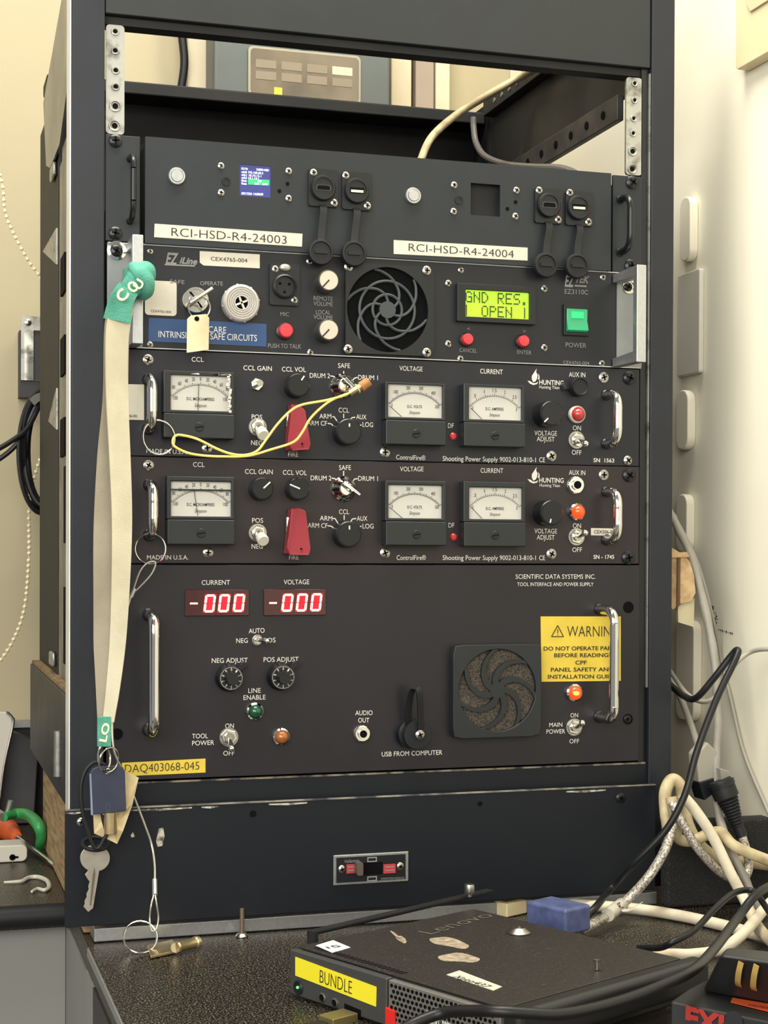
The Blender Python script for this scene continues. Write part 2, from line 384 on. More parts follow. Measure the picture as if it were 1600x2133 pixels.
MB().box((0.246, 0.03, ZBOT), (0.249, YR - 0.051, zr - 0.075)).build('lower_right_sheet', m_inner, rk)
# bare mounting rails with screw holes, seen above the uppermost unit
def mount_rail(px0, px1, y0px, y1px, holes, r, yy):
    a = A(px0, y0px, yy); b_ = A(px1, y1px, yy)
    o = MB().rrect(a.x, b_.z, b_.x, a.z, yy, yy + 0.003, 0.003).build('mounting_rail', m_galv, rk)
    big = holes[-2:]
    for (x, y) in holes:
        MB().cyl(A(x, y, yy), r * mpp(x), yy - 0.0004, yy + 0.001).build('screw_hole', m_hole, o)
        P = A(x, y, yy); k = 2.0 if (x, y) in big else 1.25
        MB().ring((P.x, yy - 0.0003, P.z), r * mpp(x) * k * 0.9, 0.0009, seg=20, tseg=6).build('hole_rim', m_galv, o)
    return o
mount_rail(221, 259, 50, 281, [(240, 66), (240, 106), (241, 147), (241, 181), (240, 221), (239, 262)], 6, 0.004)
mount_rail(1305, 1337, 160, 366, [(1322, 174), (1322, 209), (1320, 247), (1319, 278), (1318, 315), (1317, 352)], 5, 0.004)
# recessed strip under the units, then the kick plate
z0, z1 = zat(780, 1608), zat(780, 1655)
MB().box((XL1 + 0.0005, 0.001, z1 - 0.03), (XR0 - 0.0005, 0.02, z0 - 0.001)).build('filler_strip', m_plate, rk)
kp = MB().box((-0.2745, -0.012, zat(640, 1900, -0.012)), (0.254, -0.008, zat(640, 1666, -0.012)))
kp = kp.build('kick_plate', m_plate, rk, bevel=0.0006)
m_worn = mat('bare_worn_metal', (196, 190, 176), 0.5, metal=0.4, rgb2=(80, 78, 76), scale=160, thr=(0.42, 0.6))
for x0, x1 in ((136, 172), (270, 400), (420, 455), (560, 640), (1180, 1262)):
    y0 = 1692 + (x0 - 136) / (1354 - 136) * (1640 - 1692); y1 = 1692 + (x1 - 136) / (1354 - 136) * (1640 - 1692)
    MB().quad([(x0, y0 + 0.5), (x1, y1 + 0.5), (x1, y1 + 3), ((x0 + x1) / 2, (y0 + y1) / 2 + 5), (x0, y0 + 3)], -0.0124, -0.0121).build('chipped_paint', m_worn, kp, smooth=False)
b = MB(); b.quad([(325, 1752), (331, 1726), (340, 1724), (343, 1742), (338, 1762), (328, 1764)], -0.0124, -0.0121).build('chipped_paint', m_worn, kp, smooth=False); b = MB()
b.quad([(272, 1740), (277, 1733), (281, 1742), (275, 1745)], -0.0124, -0.0121)
b.build('chipped_paint', m_worn, kp, smooth=False)

def phillips(x, y, r, yy, parent, mt=None, dark=None, name='screw', sub='screw_slot', dome=0.0022):
    P = A(x, y, yy - dome); R = r * mpp(x, yy)
    m = MB().lathe((P.x, yy, P.z), [(R, 0), (R, dome * 0.45), (R * 0.75, dome * 0.85), (R * 0.3, dome)], seg=20)
    o = m.build(name, mt or m_steel, parent)
    a = random.uniform(-0.7, 0.7); s = MB()
    for t in (a, a + PI / 2):
        ax = Vector((math.cos(t), 0, math.sin(t))) * R * 0.55; az = Vector((-math.sin(t), 0, math.cos(t))) * R * 0.13
        s.obox((P.x, yy - dome - 0.0001, P.z), ax, (0, 0.0004, 0), az)
    s.build(sub, dark or m_hole, o)
    return o
phillips(169, 1713, 9, -0.012, kp)
phillips(1295, 1663, 11, -0.012, kp, m_blackm)
for x, y, r in ((527, 1695, 7), (1000, 1674, 5)): MB().cyl(A(x, y, -0.012), r * mpp(x), -0.0125, -0.0119).build('bolt_hole', m_hole, kp)
ztk = zat(640, 1666, -0.012)
MB().box((-0.2742, -0.0126, ztk - 0.0006), (0.2537, -0.0085, ztk + 0.0003)).build('worn_top_edge', mat('rubbed_paint_edge', (150, 146, 136), 0.5, metal=0.3, rgb2=(60, 62, 64), scale=45, thr=(0.4, 0.6)), kp)
MB().box((XL1 + 0.002, 0.0004, z0 - 0.0022), (XR0 - 0.002, 0.003, z0 - 0.0008)).build('dusty_seam', mat('seam_dust', (128, 118, 100), 0.8, rgb2=(34, 35, 38), scale=60, thr=(0.42, 0.58)), rk)
# little slide-switch plate on the kick plate
YP = -0.012
sp = MB().rect(695, 1778, 851, 1840, YP - 0.0022, YP, 0.0).build('switch_plate', m_alu, kp, bevel=0.0005)
MB().rect(701, 1783, 845, 1835, YP - 0.0027, YP - 0.0021).build('plate_face', m_black, sp)
for x0, x1 in ((722, 746), (799, 824)):
    MB().rect(x0, 1800, x1, 1819, YP - 0.0031, YP - 0.0026).build('red_label', mat('red_label_print', (170, 52, 62), 0.5), sp)
b = MB()
for x0, x1 in ((725, 743), (803, 821)):
    for y in (1806, 1813): b.rect(x0, y - 1, x1, y + 1, YP - 0.0033, YP - 0.003)
for y in (1789, 1829):
    z = A(773, y, YP).z; xa, xb = A(763, y, YP).x, A(783, y, YP).x; hh = 5 * mpp(773)
    b.frame([(xa, z - hh), (xb, z - hh), (xb, z + hh), (xa, z + hh)], [(xa + .0009, z - hh + .0009), (xb - .0009, z - hh + .0009), (xb - .0009, z + hh - .0009), (xa + .0009, z + hh - .0009)], YP - 0.0034, YP - 0.0026)
b.text('Velleman', (716, 1793), (746, 1791), 7, YP, off=0.0029, shear=0.2)
b.text('RADIATION MODULE', (792, 1829), (840, 1827), 4, YP, off=0.0029)
b.build('lettering', m_printg, sp)
MB().rect(757, 1796, 797, 1822, YP - 0.003, YP - 0.0026).build('slide_slot', m_hole, sp)
sl = MB().rect(744, 1797, 757, 1824, YP - 0.012, YP - 0.003, 0.0015).build('slide_lever', mat('grey_brown_lever', (96, 88, 80), 0.4, metal=0.4), sp)
phillips(713, 1811, 8, YP - 0.0022, sp, m_steel); phillips(835, 1805, 8, YP - 0.0022, sp, m_steel)
settle(rk, (0, 0.2, ZBOT - 0.06))

pl = thing('wooden_plinth', 'rough timber plinth carrying the rack on the counter', 'plinth')
MB().box((-0.255, 0.034, Z0 + 0.0004), (0.24, YR - 0.01, ZBOT - 0.0006)).build('timber', m_wood, pl, bevel=0.002)
MB().box((A(196, 1930).x, 0.0, Z0 + 0.0006), (0.262, 0.03, Z0 + 0.012)).build('aluminium_strip', m_alu, pl, bevel=0.001)
MB().box((-0.24, 0.003, Z0 + 0.0122), (0.24, 0.033, ZBOT - 0.0605)).build('front_board', m_dark, pl)
settle(pl, (0, 0.2, Z0))
# ------------------------------------------------------------------ controls shared by the units
U = -0.0004
def unit_panel(name, mt, quad, th=0.003, y=0.0, parent=None, edge=None):
    # straight panel from the averaged pixel corners TL, TR, BR, BL
    P = [A(x, yy, y) for x, yy in quad]
    xl, xr = (P[0].x + P[3].x) / 2, (P[1].x + P[2].x) / 2
    zt, zb_ = (P[0].z + P[1].z) / 2, (P[2].z + P[3].z) / 2
    xl, xr = max(xl, XL1 + 0.0006), min(xr, XR0 - 0.0006)
    return MB().box((xl, y, zb_), (xr, y + th, zt)).build(name, mt, parent, bevel=0.0005), (xl, xr, zb_, zt)
def knob(parent, x, y, r, ptr=None, name='knob', h=0.014, body=None, capm=None, yy=0.0, skirt=1.0):
    P = A(x, y, yy - h); R = r * mpp(x, yy - h)
    o = MB().lathe((P.x, yy, P.z), [(R * skirt, 0), (R * skirt, h * 0.25), (R, h * 0.35), (R * 0.97, h * 0.95), (R * 0.9, h)], seg=36).build(name, body or m_blackm, parent)
    MB().lathe((P.x, yy - h, P.z), [(R * 0.86, 0), (R * 0.84, 0.0006)], seg=36).build('knob_cap', capm or mat_cap, o)
    if ptr:
        a, b = A(ptr[0], ptr[1], yy - h - 0.0007), A(ptr[2], ptr[3], yy - h - 0.0007)
        d = (b - a); n = Vector((-d.z, 0, d.x)).normalized()
        MB().obox((a + b) / 2, d / 2, (0, 0.0002, 0), n * 0.0006).build('pointer', m_ink if capm else m_print, o, smooth=False)
    return o
mat_cap = mat('turned_black_cap', (30, 32, 34), 0.28, metal=0.5)
mat_capw = mat('turned_silver_cap', (190, 184, 170), 0.36, metal=0.5)
def hexnut(P, R, h, m=None, seg=6):
    return (m or MB()).lathe(P, [(R, 0), (R, h * 0.8), (R * 0.9, h)], seg=seg)
def toggle(parent, x, y, r, tip, tipm=None, tr=5, name='toggle_switch', L=0.017):
    R = r * mpp(x); P = A(x, y, -0.003)
    o = MB().lathe((P.x, 0, P.z), [(R, 0), (R * 1.0, 0.0012)], seg=28).build(name, m_steel, parent)
    hexnut((P.x, -0.0012, P.z), R * 0.86, 0.0022).build('hex_nut', m_chrome, o, angle=20)
    MB().lathe((P.x, -0.003, P.z), [(R * 0.5, 0), (R * 0.5, 0.003), (R * 0.36, 0.003)], seg=20).build('bushing', m_steel, o)
    T = A(tip[0], tip[1], -L); B = Vector((P.x, -0.004, P.z)); tt = tr * mpp(x)
    d = (T - B).normalized()
    b = MB().rod(B, T, tt * 0.55, tt * 0.85)
    if tipm is None: b.ball(T, tt, sc=(1, 1, 1))
    b.build('lever', m_chrome, o)
    if tipm: MB().lathe(B + d * (T - B).length * 0.45, [(tt * 0.9, 0), (tt, 0.002), (tt * 1.05, (T - B).length * 0.5), (tt * 0.9, (T - B).length * 0.58)], axis=d, seg=20).build('lever_cap', tipm, o)
    return o
def lamp(parent, x, y, r, lens, name='indicator_lamp', h=0.006, bez=None):
    P = A(x, y, -h * 0.6); R = r * mpp(x)
    o = MB().lathe((P.x, 0, P.z), [(R, 0), (R, h * 0.5), (R * 0.82, h * 0.7), (R * 0.80, h * 0.4)], seg=30, cap=False).build(name, bez or m_chrome, parent)
    MB().lathe((P.x, -0.0015, P.z), [(R * 0.80, 0), (R * 0.78, h * 0.6), (R * 0.55, h * 1.05), (R * 0.2, h * 1.25), (0.0002, h * 1.28)], seg=28).build('lens', lens, o)
    return o
def button(parent, x, y, r, mt, name='push_button', bez=None, h=0.006):
    P = A(x, y, -h); R = r * mpp(x)
    o = MB().lathe((P.x, 0, P.z), [(R * 1.12, 0), (R * 1.12, 0.0015), (R, 0.002)], seg=28).build(name, bez or m_black, parent)
    MB().lathe((P.x, -0.002, P.z), [(R * 0.92, 0), (R * 0.92, h - 0.003), (R * 0.8, h - 0.002), (0.0002, h - 0.0016)], seg=28).build('button_cap', mt, o)
    return o
def pull(parent, x, y0, y1, p, r, mt, name='handle', tilt=0.0):
    # bent-rod handle; the bar shows at px x from y0 to y1 and stands p in front of the panel
    a, b = A(x, y0, -p), A(x, y1, -p)
    xm = (a.x + b.x) / 2; zt, zb_ = a.z - r, b.z + r
    c = min(p * 0.6, 0.012)
    pts = [(xm, 0.0, zt), (xm, -p + c, zt)]
    pts += [(xm, -p + c - c * math.sin(t), zt - c + c * math.cos(t)) for t in (PI / 6, PI / 3, PI / 2)]
    pts += [(xm, -p, (zt * (8 - k) + zb_ * k) / 8) for k in range(1, 8) if abs((zt * (8 - k) + zb_ * k) / 8 - zt) > c and abs((zt * (8 - k) + zb_ * k) / 8 - zb_) > c]
    pts += [(xm, -p + c - c * math.cos(t), zb_ + c - c * math.sin(t)) for t in (0, PI / 6, PI / 3)]
    pts += [(xm, -p + c, zb_), (xm, 0.0, zb_)]
    o = MB().tube(pts, r, 14, smooth=4).build(name, mt, parent)
    for z in (zt, zb_): MB().lathe((xm, -0.0001, z), [(r * 1.2, 0), (r * 1.2, 0.0012), (r, 0.002)], seg=20).build('handle_foot', m_blackm, o)  # dark metal stands in for the black panel reflected in chrome feet
    return o
def sticker(parent, quad, mt, yy=0.0, name='label_sticker', th=0.0003):
    P = [A(x, y, yy) for x, y in quad]
    return MB().prism([p + Vector((0, -th, 0)) for p in P], (0, th, 0)).build(name, mt, parent, smooth=False)
def letters(parent, items, mt=None, yy=0.0, off=0.0004, name='lettering'):
    for it in items:
        t, x0, y0, x1, y1, h = it[:6]; kw = it[6] if len(it) > 6 else {}
        MB().text(t, (x0, y0), (x1, y1), h * 0.88 if h <= 12 else h, yy, off=off, **kw).build(name, mt or m_print, parent, smooth=False)
def marks(parent, segs, w, mt, name='tick_mark', off=0.0004):
    for s in segs: lines(MB_ := MB(), [s], w, off=off); MB_.build(name, mt, parent, smooth=False)
def lines(b, segs, w, yy=0.0, off=0.0004):
    for x0, y0, x1, y1 in segs:
        a, c = A(x0, y0, yy - off), A(x1, y1, yy - off); d = c - a; n = Vector((-d.z, 0, d.x)).normalized()
        b.obox((a + c) / 2, d / 2, (0, 0.00005, 0), n * (w * mpp(x0) / 2))
    return b

# ------------------------------------------------------------------ 1: twin drive unit
rc = thing('rackmount_unit', 'top unit with two small screens and two white RCI-HSD-R4 labels', 'rack unit', group='rack mounted units')
_, (xl, xr, zb1, zt1) = unit_panel('mounting_ear', m_rci, [(220, 279), (292, 285), (292, 505), (220, 501)], parent=rc)
unit_panel('mounting_ear', m_rci, [(1279, 364), (1339, 369), (1336, 569), (1274, 566)], parent=rc)
YC = -0.004
Pa = [A(x, y, YC) for x, y in ((303, 284), (1275, 361), (1271, 564), (302, 506))]
px0, px1 = (Pa[0].x + Pa[3].x) / 2, (Pa[1].x + Pa[2].x) / 2; pz1, pz0 = (Pa[0].z + Pa[1].z) / 2, (Pa[2].z + Pa[3].z) / 2
def wrect(q, y): 
    P = [A(a, b, y) for a, b in q]; return ((P[0].x + P[3].x) / 2, (P[1].x + P[2].x) / 2, (P[2].z + P[3].z) / 2, (P[0].z + P[1].z) / 2)
dl = wrect(((500, 342), (565, 346), (564, 412), (499, 407)), YC); dr = wrect(((981, 381), (1043, 385), (1041, 452), (980, 447)), YC)
b = MB(); e = 0.0045
def holed(b, x0, x1, z0, z1, holes, yf, yb):
    xs = sorted({x0, x1, *[v for h in holes for v in h[:2]]}); zs = sorted({z0, z1, *[v for h in holes for v in h[2:]]})
    for i in range(len(xs) - 1):
        for j in range(len(zs) - 1):
            cx, cz = (xs[i] + xs[i + 1]) / 2, (zs[j] + zs[j + 1]) / 2
            if any(h[0] < cx < h[1] and h[2] < cz < h[3] for h in holes): continue
            b.add([(xs[i], yf, zs[j]), (xs[i + 1], yf, zs[j]), (xs[i + 1], yf, zs[j + 1]), (xs[i], yf, zs[j + 1])], [(0, 1, 2, 3)])
    for h in holes + [(x0, x1, z0, z1)]:
        c = [(h[0], h[2]), (h[1], h[2]), (h[1], h[3]), (h[0], h[3])]
        for k in range(4):
            (ax, az), (bx, bz) = c[k], c[(k + 1) % 4]
            b.add([(ax, yf, az), (bx, yf, bz), (bx, yb, bz), (ax, yb, az)], [(0, 1, 2, 3)])
    return b
fp = holed(b, px0, px1, pz0, pz1, [dl, dr], YC, YC + 0.006).build('face_panel', m_rci, rc, smooth=False)
MB().box((px0 + 0.002, 0.003, pz0 + 0.002), (px1 - 0.002, 0.30, pz1 - 0.002)).build('chassis', m_inner, rc)
pull(rc, 278, 312, 456, 0.022, 0.0024, m_blackm); pull(rc, 1314, 398, 524, 0.022, 0.0032, m_blackm)
for x, y in ((241, 292), (241, 485), (1320, 379), (1317, 553)): phillips(x, y, 14, 0.0, rc, m_blackm, dome=0.003)
for x, y, r in ((369, 366, 18), (862, 407, 17)):
    P = A(x, y, YC - 0.003); R = r * mpp(x)
    o = MB().lathe((P.x, YC, P.z), [(R, 0), (R, 0.0022), (R * 0.92, 0.003), (R * 0.74, 0.003), (R * 0.72, 0.002)], seg=36).build('push_button', m_alu, fp)
    MB().lathe((P.x, YC - 0.0015, P.z), [(R * 0.7, 0), (R * 0.7, 0.0016), (R * 0.66, 0.002), (0.0002, 0.002)], seg=36).build('button_cap', m_alu, o)
for x, y in ((461, 345), (461, 401), (602, 356), (602, 413), (947, 385), (946, 440), (1077, 396), (1075, 450)):
    phillips(x, y, 7, YC, fp, m_steel, dome=0.0014)
for x, y, r in ((599, 383, 4), (582, 398, 4), (1074, 421, 4), (1057, 435, 4)): MB().cyl(A(x, y, YC), r * mpp(x), YC - 0.0003, YC + 0.0005).build('pin_hole', m_hole, fp)
for x, y in ((471, 378), (956, 417)):
    P = A(x, y, YC); R = 9 * mpp(x)
    o = MB().lathe((P.x, YC, P.z), [(R, 0), (R, 0.001), (R * 0.7, 0.001), (R * 0.68, 0.0003)], seg=24).build('reset_button', m_black, fp)
for q, lit in ((dl, True), (dr, False)):
    yb = YC + 0.0045
    if lit:
        s = MB().box((q[0], YC + 0.0008, q[2]), (q[1], YC + 0.003, q[3])).build('display', mat('display_blue', (40, 44, 96), 0.3, emit=0.55, ergb=(60, 66, 140)), fp)
        lt = MB(); gr = MB(); wh = YC + 0.0008
        L = [('RCI R4', 503, 351, 516, 352), ('24003-HSD', 534, 353, 560, 355), ('eth0 192.168.20.3', 503, 358, 548, 361), ('eth1 10.10.12.1', 503, 364, 544, 367), ('eth2 10.1.14.1', 503, 370, 539, 372), ('Mode', 503, 376, 514, 377), ('Rate', 503, 382, 514, 383)]
        for t, a, c, d, e_ in L: lt.text(t, (a, c), (d, e_), 4.2, wh, bold=0.012)
        lt.text('09/17/24 14:08:00', (503, 403), (548, 405), 4.6, wh, bold=0.012)
        P = [A(x, y, wh - 0.0001) for x, y in ((517, 372.5), (561, 375), (561, 386), (517, 384))]
        gr.prism(P, (0, 0.0001, 0)).build('status_bar', mat('display_green', (40, 190, 90), 0.4, emit=0.9), s)
        lt.text('OFF', (536, 377.5), (545, 378), 4, wh, bold=0.012); lt.text('OK   GPS', (530, 382.5), (557, 384.2), 4, wh, bold=0.012)
        lt.build('lettering', mat('display_white', (230, 236, 255), 0.4, emit=1.1), s, smooth=False)
    else:
        MB().box((q[0], YC + 0.0095, q[2]), (q[1], YC + 0.011, q[3])).build('display', mat('blank_display_glass', (34, 42, 50), 0.08, coat=0.5), fp)
mat_sock = mat('dark_socket_steel', (74, 74, 74), 0.35, metal=0.8)
TH = dict(bold=-0.009)
def port(x0, y0, x1, y1, bx, by, kind, sc, cx, cy):
    o = MB().rect(x0, y0, x1, y1, YC - 0.003, YC, 0.002).build(kind + '_port', m_black, fp)
    P = A(bx, by, YC - 0.008); R = (26 if bx < 900 else 25) * mpp(bx)
    MB().lathe((P.x, YC - 0.003, P.z), [(R, 0), (R, 0.0035), (R * 0.93, 0.0045), (R * 0.78, 0.0045), (R * 0.77, 0.0035), (R * 0.05, 0.0035)], seg=36).build('barrel', m_black, o)
    yf = YC - 0.0068
    if kind == 'hdmi':
        w, hh = 16 * mpp(bx), 6 * mpp(bx); c = Vector((P.x, yf, P.z))
        pts = [(-w, hh * .5), (-w * .7, hh), (w * .7, hh), (w, hh * .5), (w, -hh), (-w, -hh)]
        q = [Vector((c.x + a, yf, c.z + z)) for a, z in pts]
        MB().prism(q, (0, 0.0003, 0)).build('socket', mat_sock, o, smooth=False)
        MB().prism([Vector((c.x + a * .84, yf - 0.0003, c.z + z * .72)) for a, z in pts], (0, 0.0003, 0)).build('socket_opening', m_hole, o, smooth=False)
    else:
        w, hh = 15 * mpp(bx), 6 * mpp(bx)
        MB().box((P.x - w, yf, P.z - hh), (P.x + w, yf + 0.0003, P.z + hh)).build('socket', m_hole, o)
        MB().box((P.x - w * .88, yf - 0.0003, P.z - hh * .7), (P.x + w * .88, yf, P.z + hh * .15)).build('contact_tongue', m_label, o)
    for x, y in sc: phillips(x, y, 7.5, YC - 0.003, o, m_steel, dome=0.0012)
    Pc = A(cx, cy, YC - 0.009); s = MB()
    top = A((x0 + x1) / 2 - 1, y1 - 3, YC - 0.0035)
    s.strip([top, top + Vector((0, -0.002, -0.006)), Vector((Pc.x + (top.x - Pc.x) * .4, YC - 0.006, (Pc.z + top.z) / 2)), Vector((Pc.x, YC - 0.0075, Pc.z + R * 0.8))], 0.0062, 0.0014, (1, 0, 0))
    cp = s.build('cap_strap', m_rubber, o)
    R2 = (27 if cx < 900 else 26) * mpp(cx)
    d = MB().lathe((Pc.x, YC - 0.0035, Pc.z), [(R2 * .94, 0), (R2, 0.002), (R2, 0.0048), (R2 * .92, 0.0062), (R2 * .8, 0.0064), (R2 * .74, 0.0052), (0.0002, 0.0052)], seg=36)
    d.box((Pc.x - R2 * .5, YC - 0.0105, Pc.z - R2 * .12), (Pc.x + R2 * .5, YC - 0.0085, Pc.z + R2 * .12))
    d.build('dust_cap', m_rubber, o)
port(643, 352, 704, 430, 675, 390, 'hdmi', ((654, 359), (697, 422)), 669, 525)
port(713, 359, 774, 437, 745, 396, 'usb', ((721, 365), (766, 428)), 738, 528)
port(1115, 393, 1172, 465, 1146, 426, 'hdmi', ((1124, 396), (1164, 457)), 1138, 552)
port(1179, 399, 1236, 470, 1208, 431, 'usb', ((1188, 401), (1227, 462)), 1203, 554)
s = sticker(fp, ((322, 466), (630, 487), (629, 514), (321, 494)), m_label, YC)
letters(s, [('RCI-HSD-R4-24003', 357, 483, 597, 500, 17, TH)], m_ink, YC, 0.0006)
s = sticker(fp, ((820, 500), (1099, 516), (1099, 543), (820, 529)), m_label, YC)
letters(s, [('RCI-HSD-R4-24004', 851, 515, 1070, 529.5, 15.5, TH)], m_ink, YC, 0.0006)
settle(rc, (0, 0.1, zb1))

# ------------------------------------------------------------------ 2: line unit with fan, LCD and silver handles
ez = thing('rackmount_unit', 'second unit with green lit LCD, silver angular handles and round fan guard', 'rack unit', group='rack mounted units')
fp, (xl, xr, zb2, zt2) = unit_panel('face_panel', m_ez, [(222, 506), (1337, 570), (1337, 768), (222, 722)], parent=ez)
MB().box((-0.215, 0.0035, zb2 + 0.002), (0.215, 0.30, zt2 - 0.002)).build('chassis', m_inner, ez)
b = MB()
for z in (zt2 - 0.0004, zb2 - 0.0001): b.box((xl + 0.001, -0.0007, z), (xr - 0.001, 0.0, z + 0.0008))
b.build('bright_edge', m_alu, fp)
m_ear = mat('grey_metal_ear', (120, 124, 126), 0.4, metal=0.6, var=0.08, scale=60)
zl = (zt2 - 0.0008, zb2 + 0.0008)
for x0, x1 in ((221, 297), (1284, 1336)):
    a, c = A(x0, 600, 0), A(x1, 600, 0)
    MB().box((max(a.x, xl + 0.0003), -0.0012, zl[1]), (c.x, -0.0002, zl[0])).build('mounting_ear', m_ear, ez)
for x, y, r in ((243, 522, 20), (1310, 597, 15)):
    P = A(x, y, -0.0012); R = r * mpp(x)
    o = MB().lathe((P.x, -0.0012, P.z), [(R, 0), (R, 0.0012), (R * 0.7, 0.0018), (R * 0.68, 0.0005)], seg=28).build('cup_washer', m_chrome, ez)
    phillips(x, y, r * 0.68, -0.0012, o, m_blackm, dome=0.003)
def square_handle(pxa, pxb, y0, y1, p, d=0.008):
    a, c = A(pxa, y0, -p), A(pxb, y1, -p); m = MB(); t = 0.0085
    x0, x1, z1, z0 = a.x, c.x, a.z, c.z
    prof = [(0, z1 - 0.001), (-p, z1), (-p, z0), (0, z0 + 0.001), (0, z0 + t), (-p + d, z0 + t + .002), (-p + d, z1 - t - .002), (0, z1 - t)]
    return m.prism([(x0, yy - 0.0012, z) for yy, z in prof], (x1 - x0, 0, 0)).build('handle', m_alu, ez, bevel=0.0008)
square_handle(275, 298, 488, 717, 0.036)
square_handle(1326, 1345, 551, 755, 0.050)
for x, y in ((313, 523), (313, 718), (645, 544), (647, 734), (961, 562), (960, 747), (1257, 577), (1255, 757)): phillips(x, y, 6.5, 0.0, fp, m_steel, dome=0.0012)
for x, y in ((935, 590), (1135, 601), (935, 716), (1135, 724)): phillips(x, y, 7, 0.0, fp, m_steel, dome=0.0014)
m_ez_g = m_printg
letters(fp, [('OPERATE', 417, 590, 464, 591, 9), ('SAFE', 354, 586, 384, 588, 9), ('MIC', 584, 654, 602, 655, 9), ('PUSH TO TALK', 558, 720, 627, 722, 10),
             ('REMOTE', 653, 621, 693, 623, 10), ('VOLUME', 653, 632, 693, 634, 10), ('LOCAL', 658, 650, 688, 651, 10), ('VOLUME', 653, 660, 693, 662, 10),
             ('CANCEL', 957, 729, 993, 731, 9), ('ENTER', 1077, 733, 1107, 735, 9), ('<', 973, 685, 979, 685, 8), ('>', 1089, 690, 1095, 690, 8),
             ('EZ3110C', 1176, 607, 1225, 609, 11), ('POWER', 1178, 718, 1221, 720, 11), ('CEX4765-004', 1173, 755, 1227, 757, 8)], m_printg)
b = MB()
b.text('EZ', (345, 538), (372, 540), 23, 0, bold=0.03, shear=0.3); b.text('iLine', (374, 542), (411, 545), 13, 0, bold=0.03, shear=0.3)
lines(b, [(343, 551, 406, 554)], 3)
b.text('EZ', (1176, 585), (1197, 586), 23, 0, bold=0.03, shear=0.3); b.text('TEK', (1199, 581), (1228, 583), 14, 0, bold=0.03, shear=0.3)
lines(b, [(1197, 595, 1222, 596.5)], 3)
b.build('logo_print', m_printg, fp, smooth=False)
s = sticker(fp, ((416, 523), (541, 530), (541, 559), (424, 553), (416, 547)), m_label)
letters(s, [('CEX4765-004', 439, 539, 515, 543, 9)], m_ink, off=0.0006)
s = MB().rect(302, 585, 368, 657, -0.0004, 0, 0.003).build('white_sticker', m_label, fp)
letters(s, [('CEX4765-004', 314, 647.5, 356, 650, 6)], m_ink, off=0.0006)
s = sticker(fp, ((310, 662), (555, 675), (555, 722), (309, 711)), m_blue)
letters(s, [('CARE', 434, 686, 471, 688, 13), ('INTRINSICALLY SAFE CIRCUITS', 330, 696, 535, 704.5, 13)], m_print, off=0.0006)
# key switch
P = A(409, 624, -0.008); R = 28 * mpp(409)
ks = MB().lathe((P.x, 0, P.z), [(R, 0), (R, 0.006), (R * .93, 0.0075), (R * .78, 0.0075), (R * .76, 0.0066), (R * .5, 0.0066), (R * .48, 0.0075), (0.0002, 0.0075)], seg=40).build('key_switch', m_chrome, fp)
b = MB()
for t in (0.55, -0.9):
    ax = Vector((math.cos(t), 0, math.sin(t))); b.obox(P + Vector((0, 0.0002, 0)), ax * R * .72, (0, 0.0003, 0), Vector((-ax.z, 0, ax.x)) * R * .05)
b.build('keyway', m_hole, ks)
# sounder
P = A(504, 630, -0.009); R = 39 * mpp(504)
prof = [(R, 0), (R, 0.006), (R * .95, 0.008)]
for k in range(4): r_ = R * (.86 - .12 * k); prof += [(r_, 0.009), (r_ - R * .03, 0.009), (r_ - R * .045, 0.0078), (r_ - R * .075, 0.0078)]
prof += [(R * .40, 0.009), (R * .35, 0.009), (R * .34, 0.006)]
bz = MB().lathe((P.x, 0, P.z), prof, seg=44, cap=False)
for k in range(8):
    t = k * PI / 4 + 0.2; bz.ball((P.x + R * .97 * math.cos(t), -0.005, P.z + R * .97 * math.sin(t)), R * .08)
bz = bz.build('sounder', mat('silver_plastic', (186, 182, 176), 0.3, metal=0.25), fp)
MB().lathe((P.x, -0.0055, P.z), [(R * .35, 0), (R * .35, 0.0003)], seg=24).build('sounder_hole', m_hole, bz)
b = MB()
for t in (0.4, 0.4 + PI / 2):
    ax = Vector((math.cos(t), 0, math.sin(t))); b.obox((P.x, -0.0075, P.z), ax * R * .36, (0, 0.001, 0), Vector((-ax.z, 0, ax.x)) * R * .05)
b.build('sounder_cross', m_white, bz)
# microphone socket
mc = MB().rect(562, 549, 624, 636, -0.003, 0, 0.002).build('microphone_socket', m_black, fp)
P = A(594, 596, -0.006); R = 25 * mpp(594)
MB().lathe((P.x, -0.003, P.z), [(R, 0), (R, 0.003), (R * .86, 0.004), (R * .84, 0.001), (0.0002, 0.001)], seg=32).build('socket_ring', m_black, mc)
for t in (2.6, 0.5, -PI / 2): MB().cyl((P.x + R * .45 * math.cos(t), 0, P.z + R * .45 * math.sin(t)), R * .12, -0.0044, -0.0038, 14).build('pin_hole', m_hole, mc)
Q = A(595, 557, -0.005); MB().ball((Q.x, -0.0035, Q.z), 0.0045, sc=(1.15, 0.5, 0.72)).build('release_tab', m_galv, mc)
phillips(574, 560, 7, -0.003, mc, m_steel, dome=0.0012); phillips(614, 625, 7, -0.003, mc, m_steel, dome=0.0012)
button(fp, 597, 688, 16, m_red, bez=m_blackm, h=0.008)
for x, y in ((685, 584), (685, 687)): knob(fp, x, y, 23, (x - 14, y + 15, x + 1, y - 1), h=0.016, body=m_steel if False else mat('dull_knob_body', (84, 82, 78), 0.35, metal=0.6), capm=mat_capw)
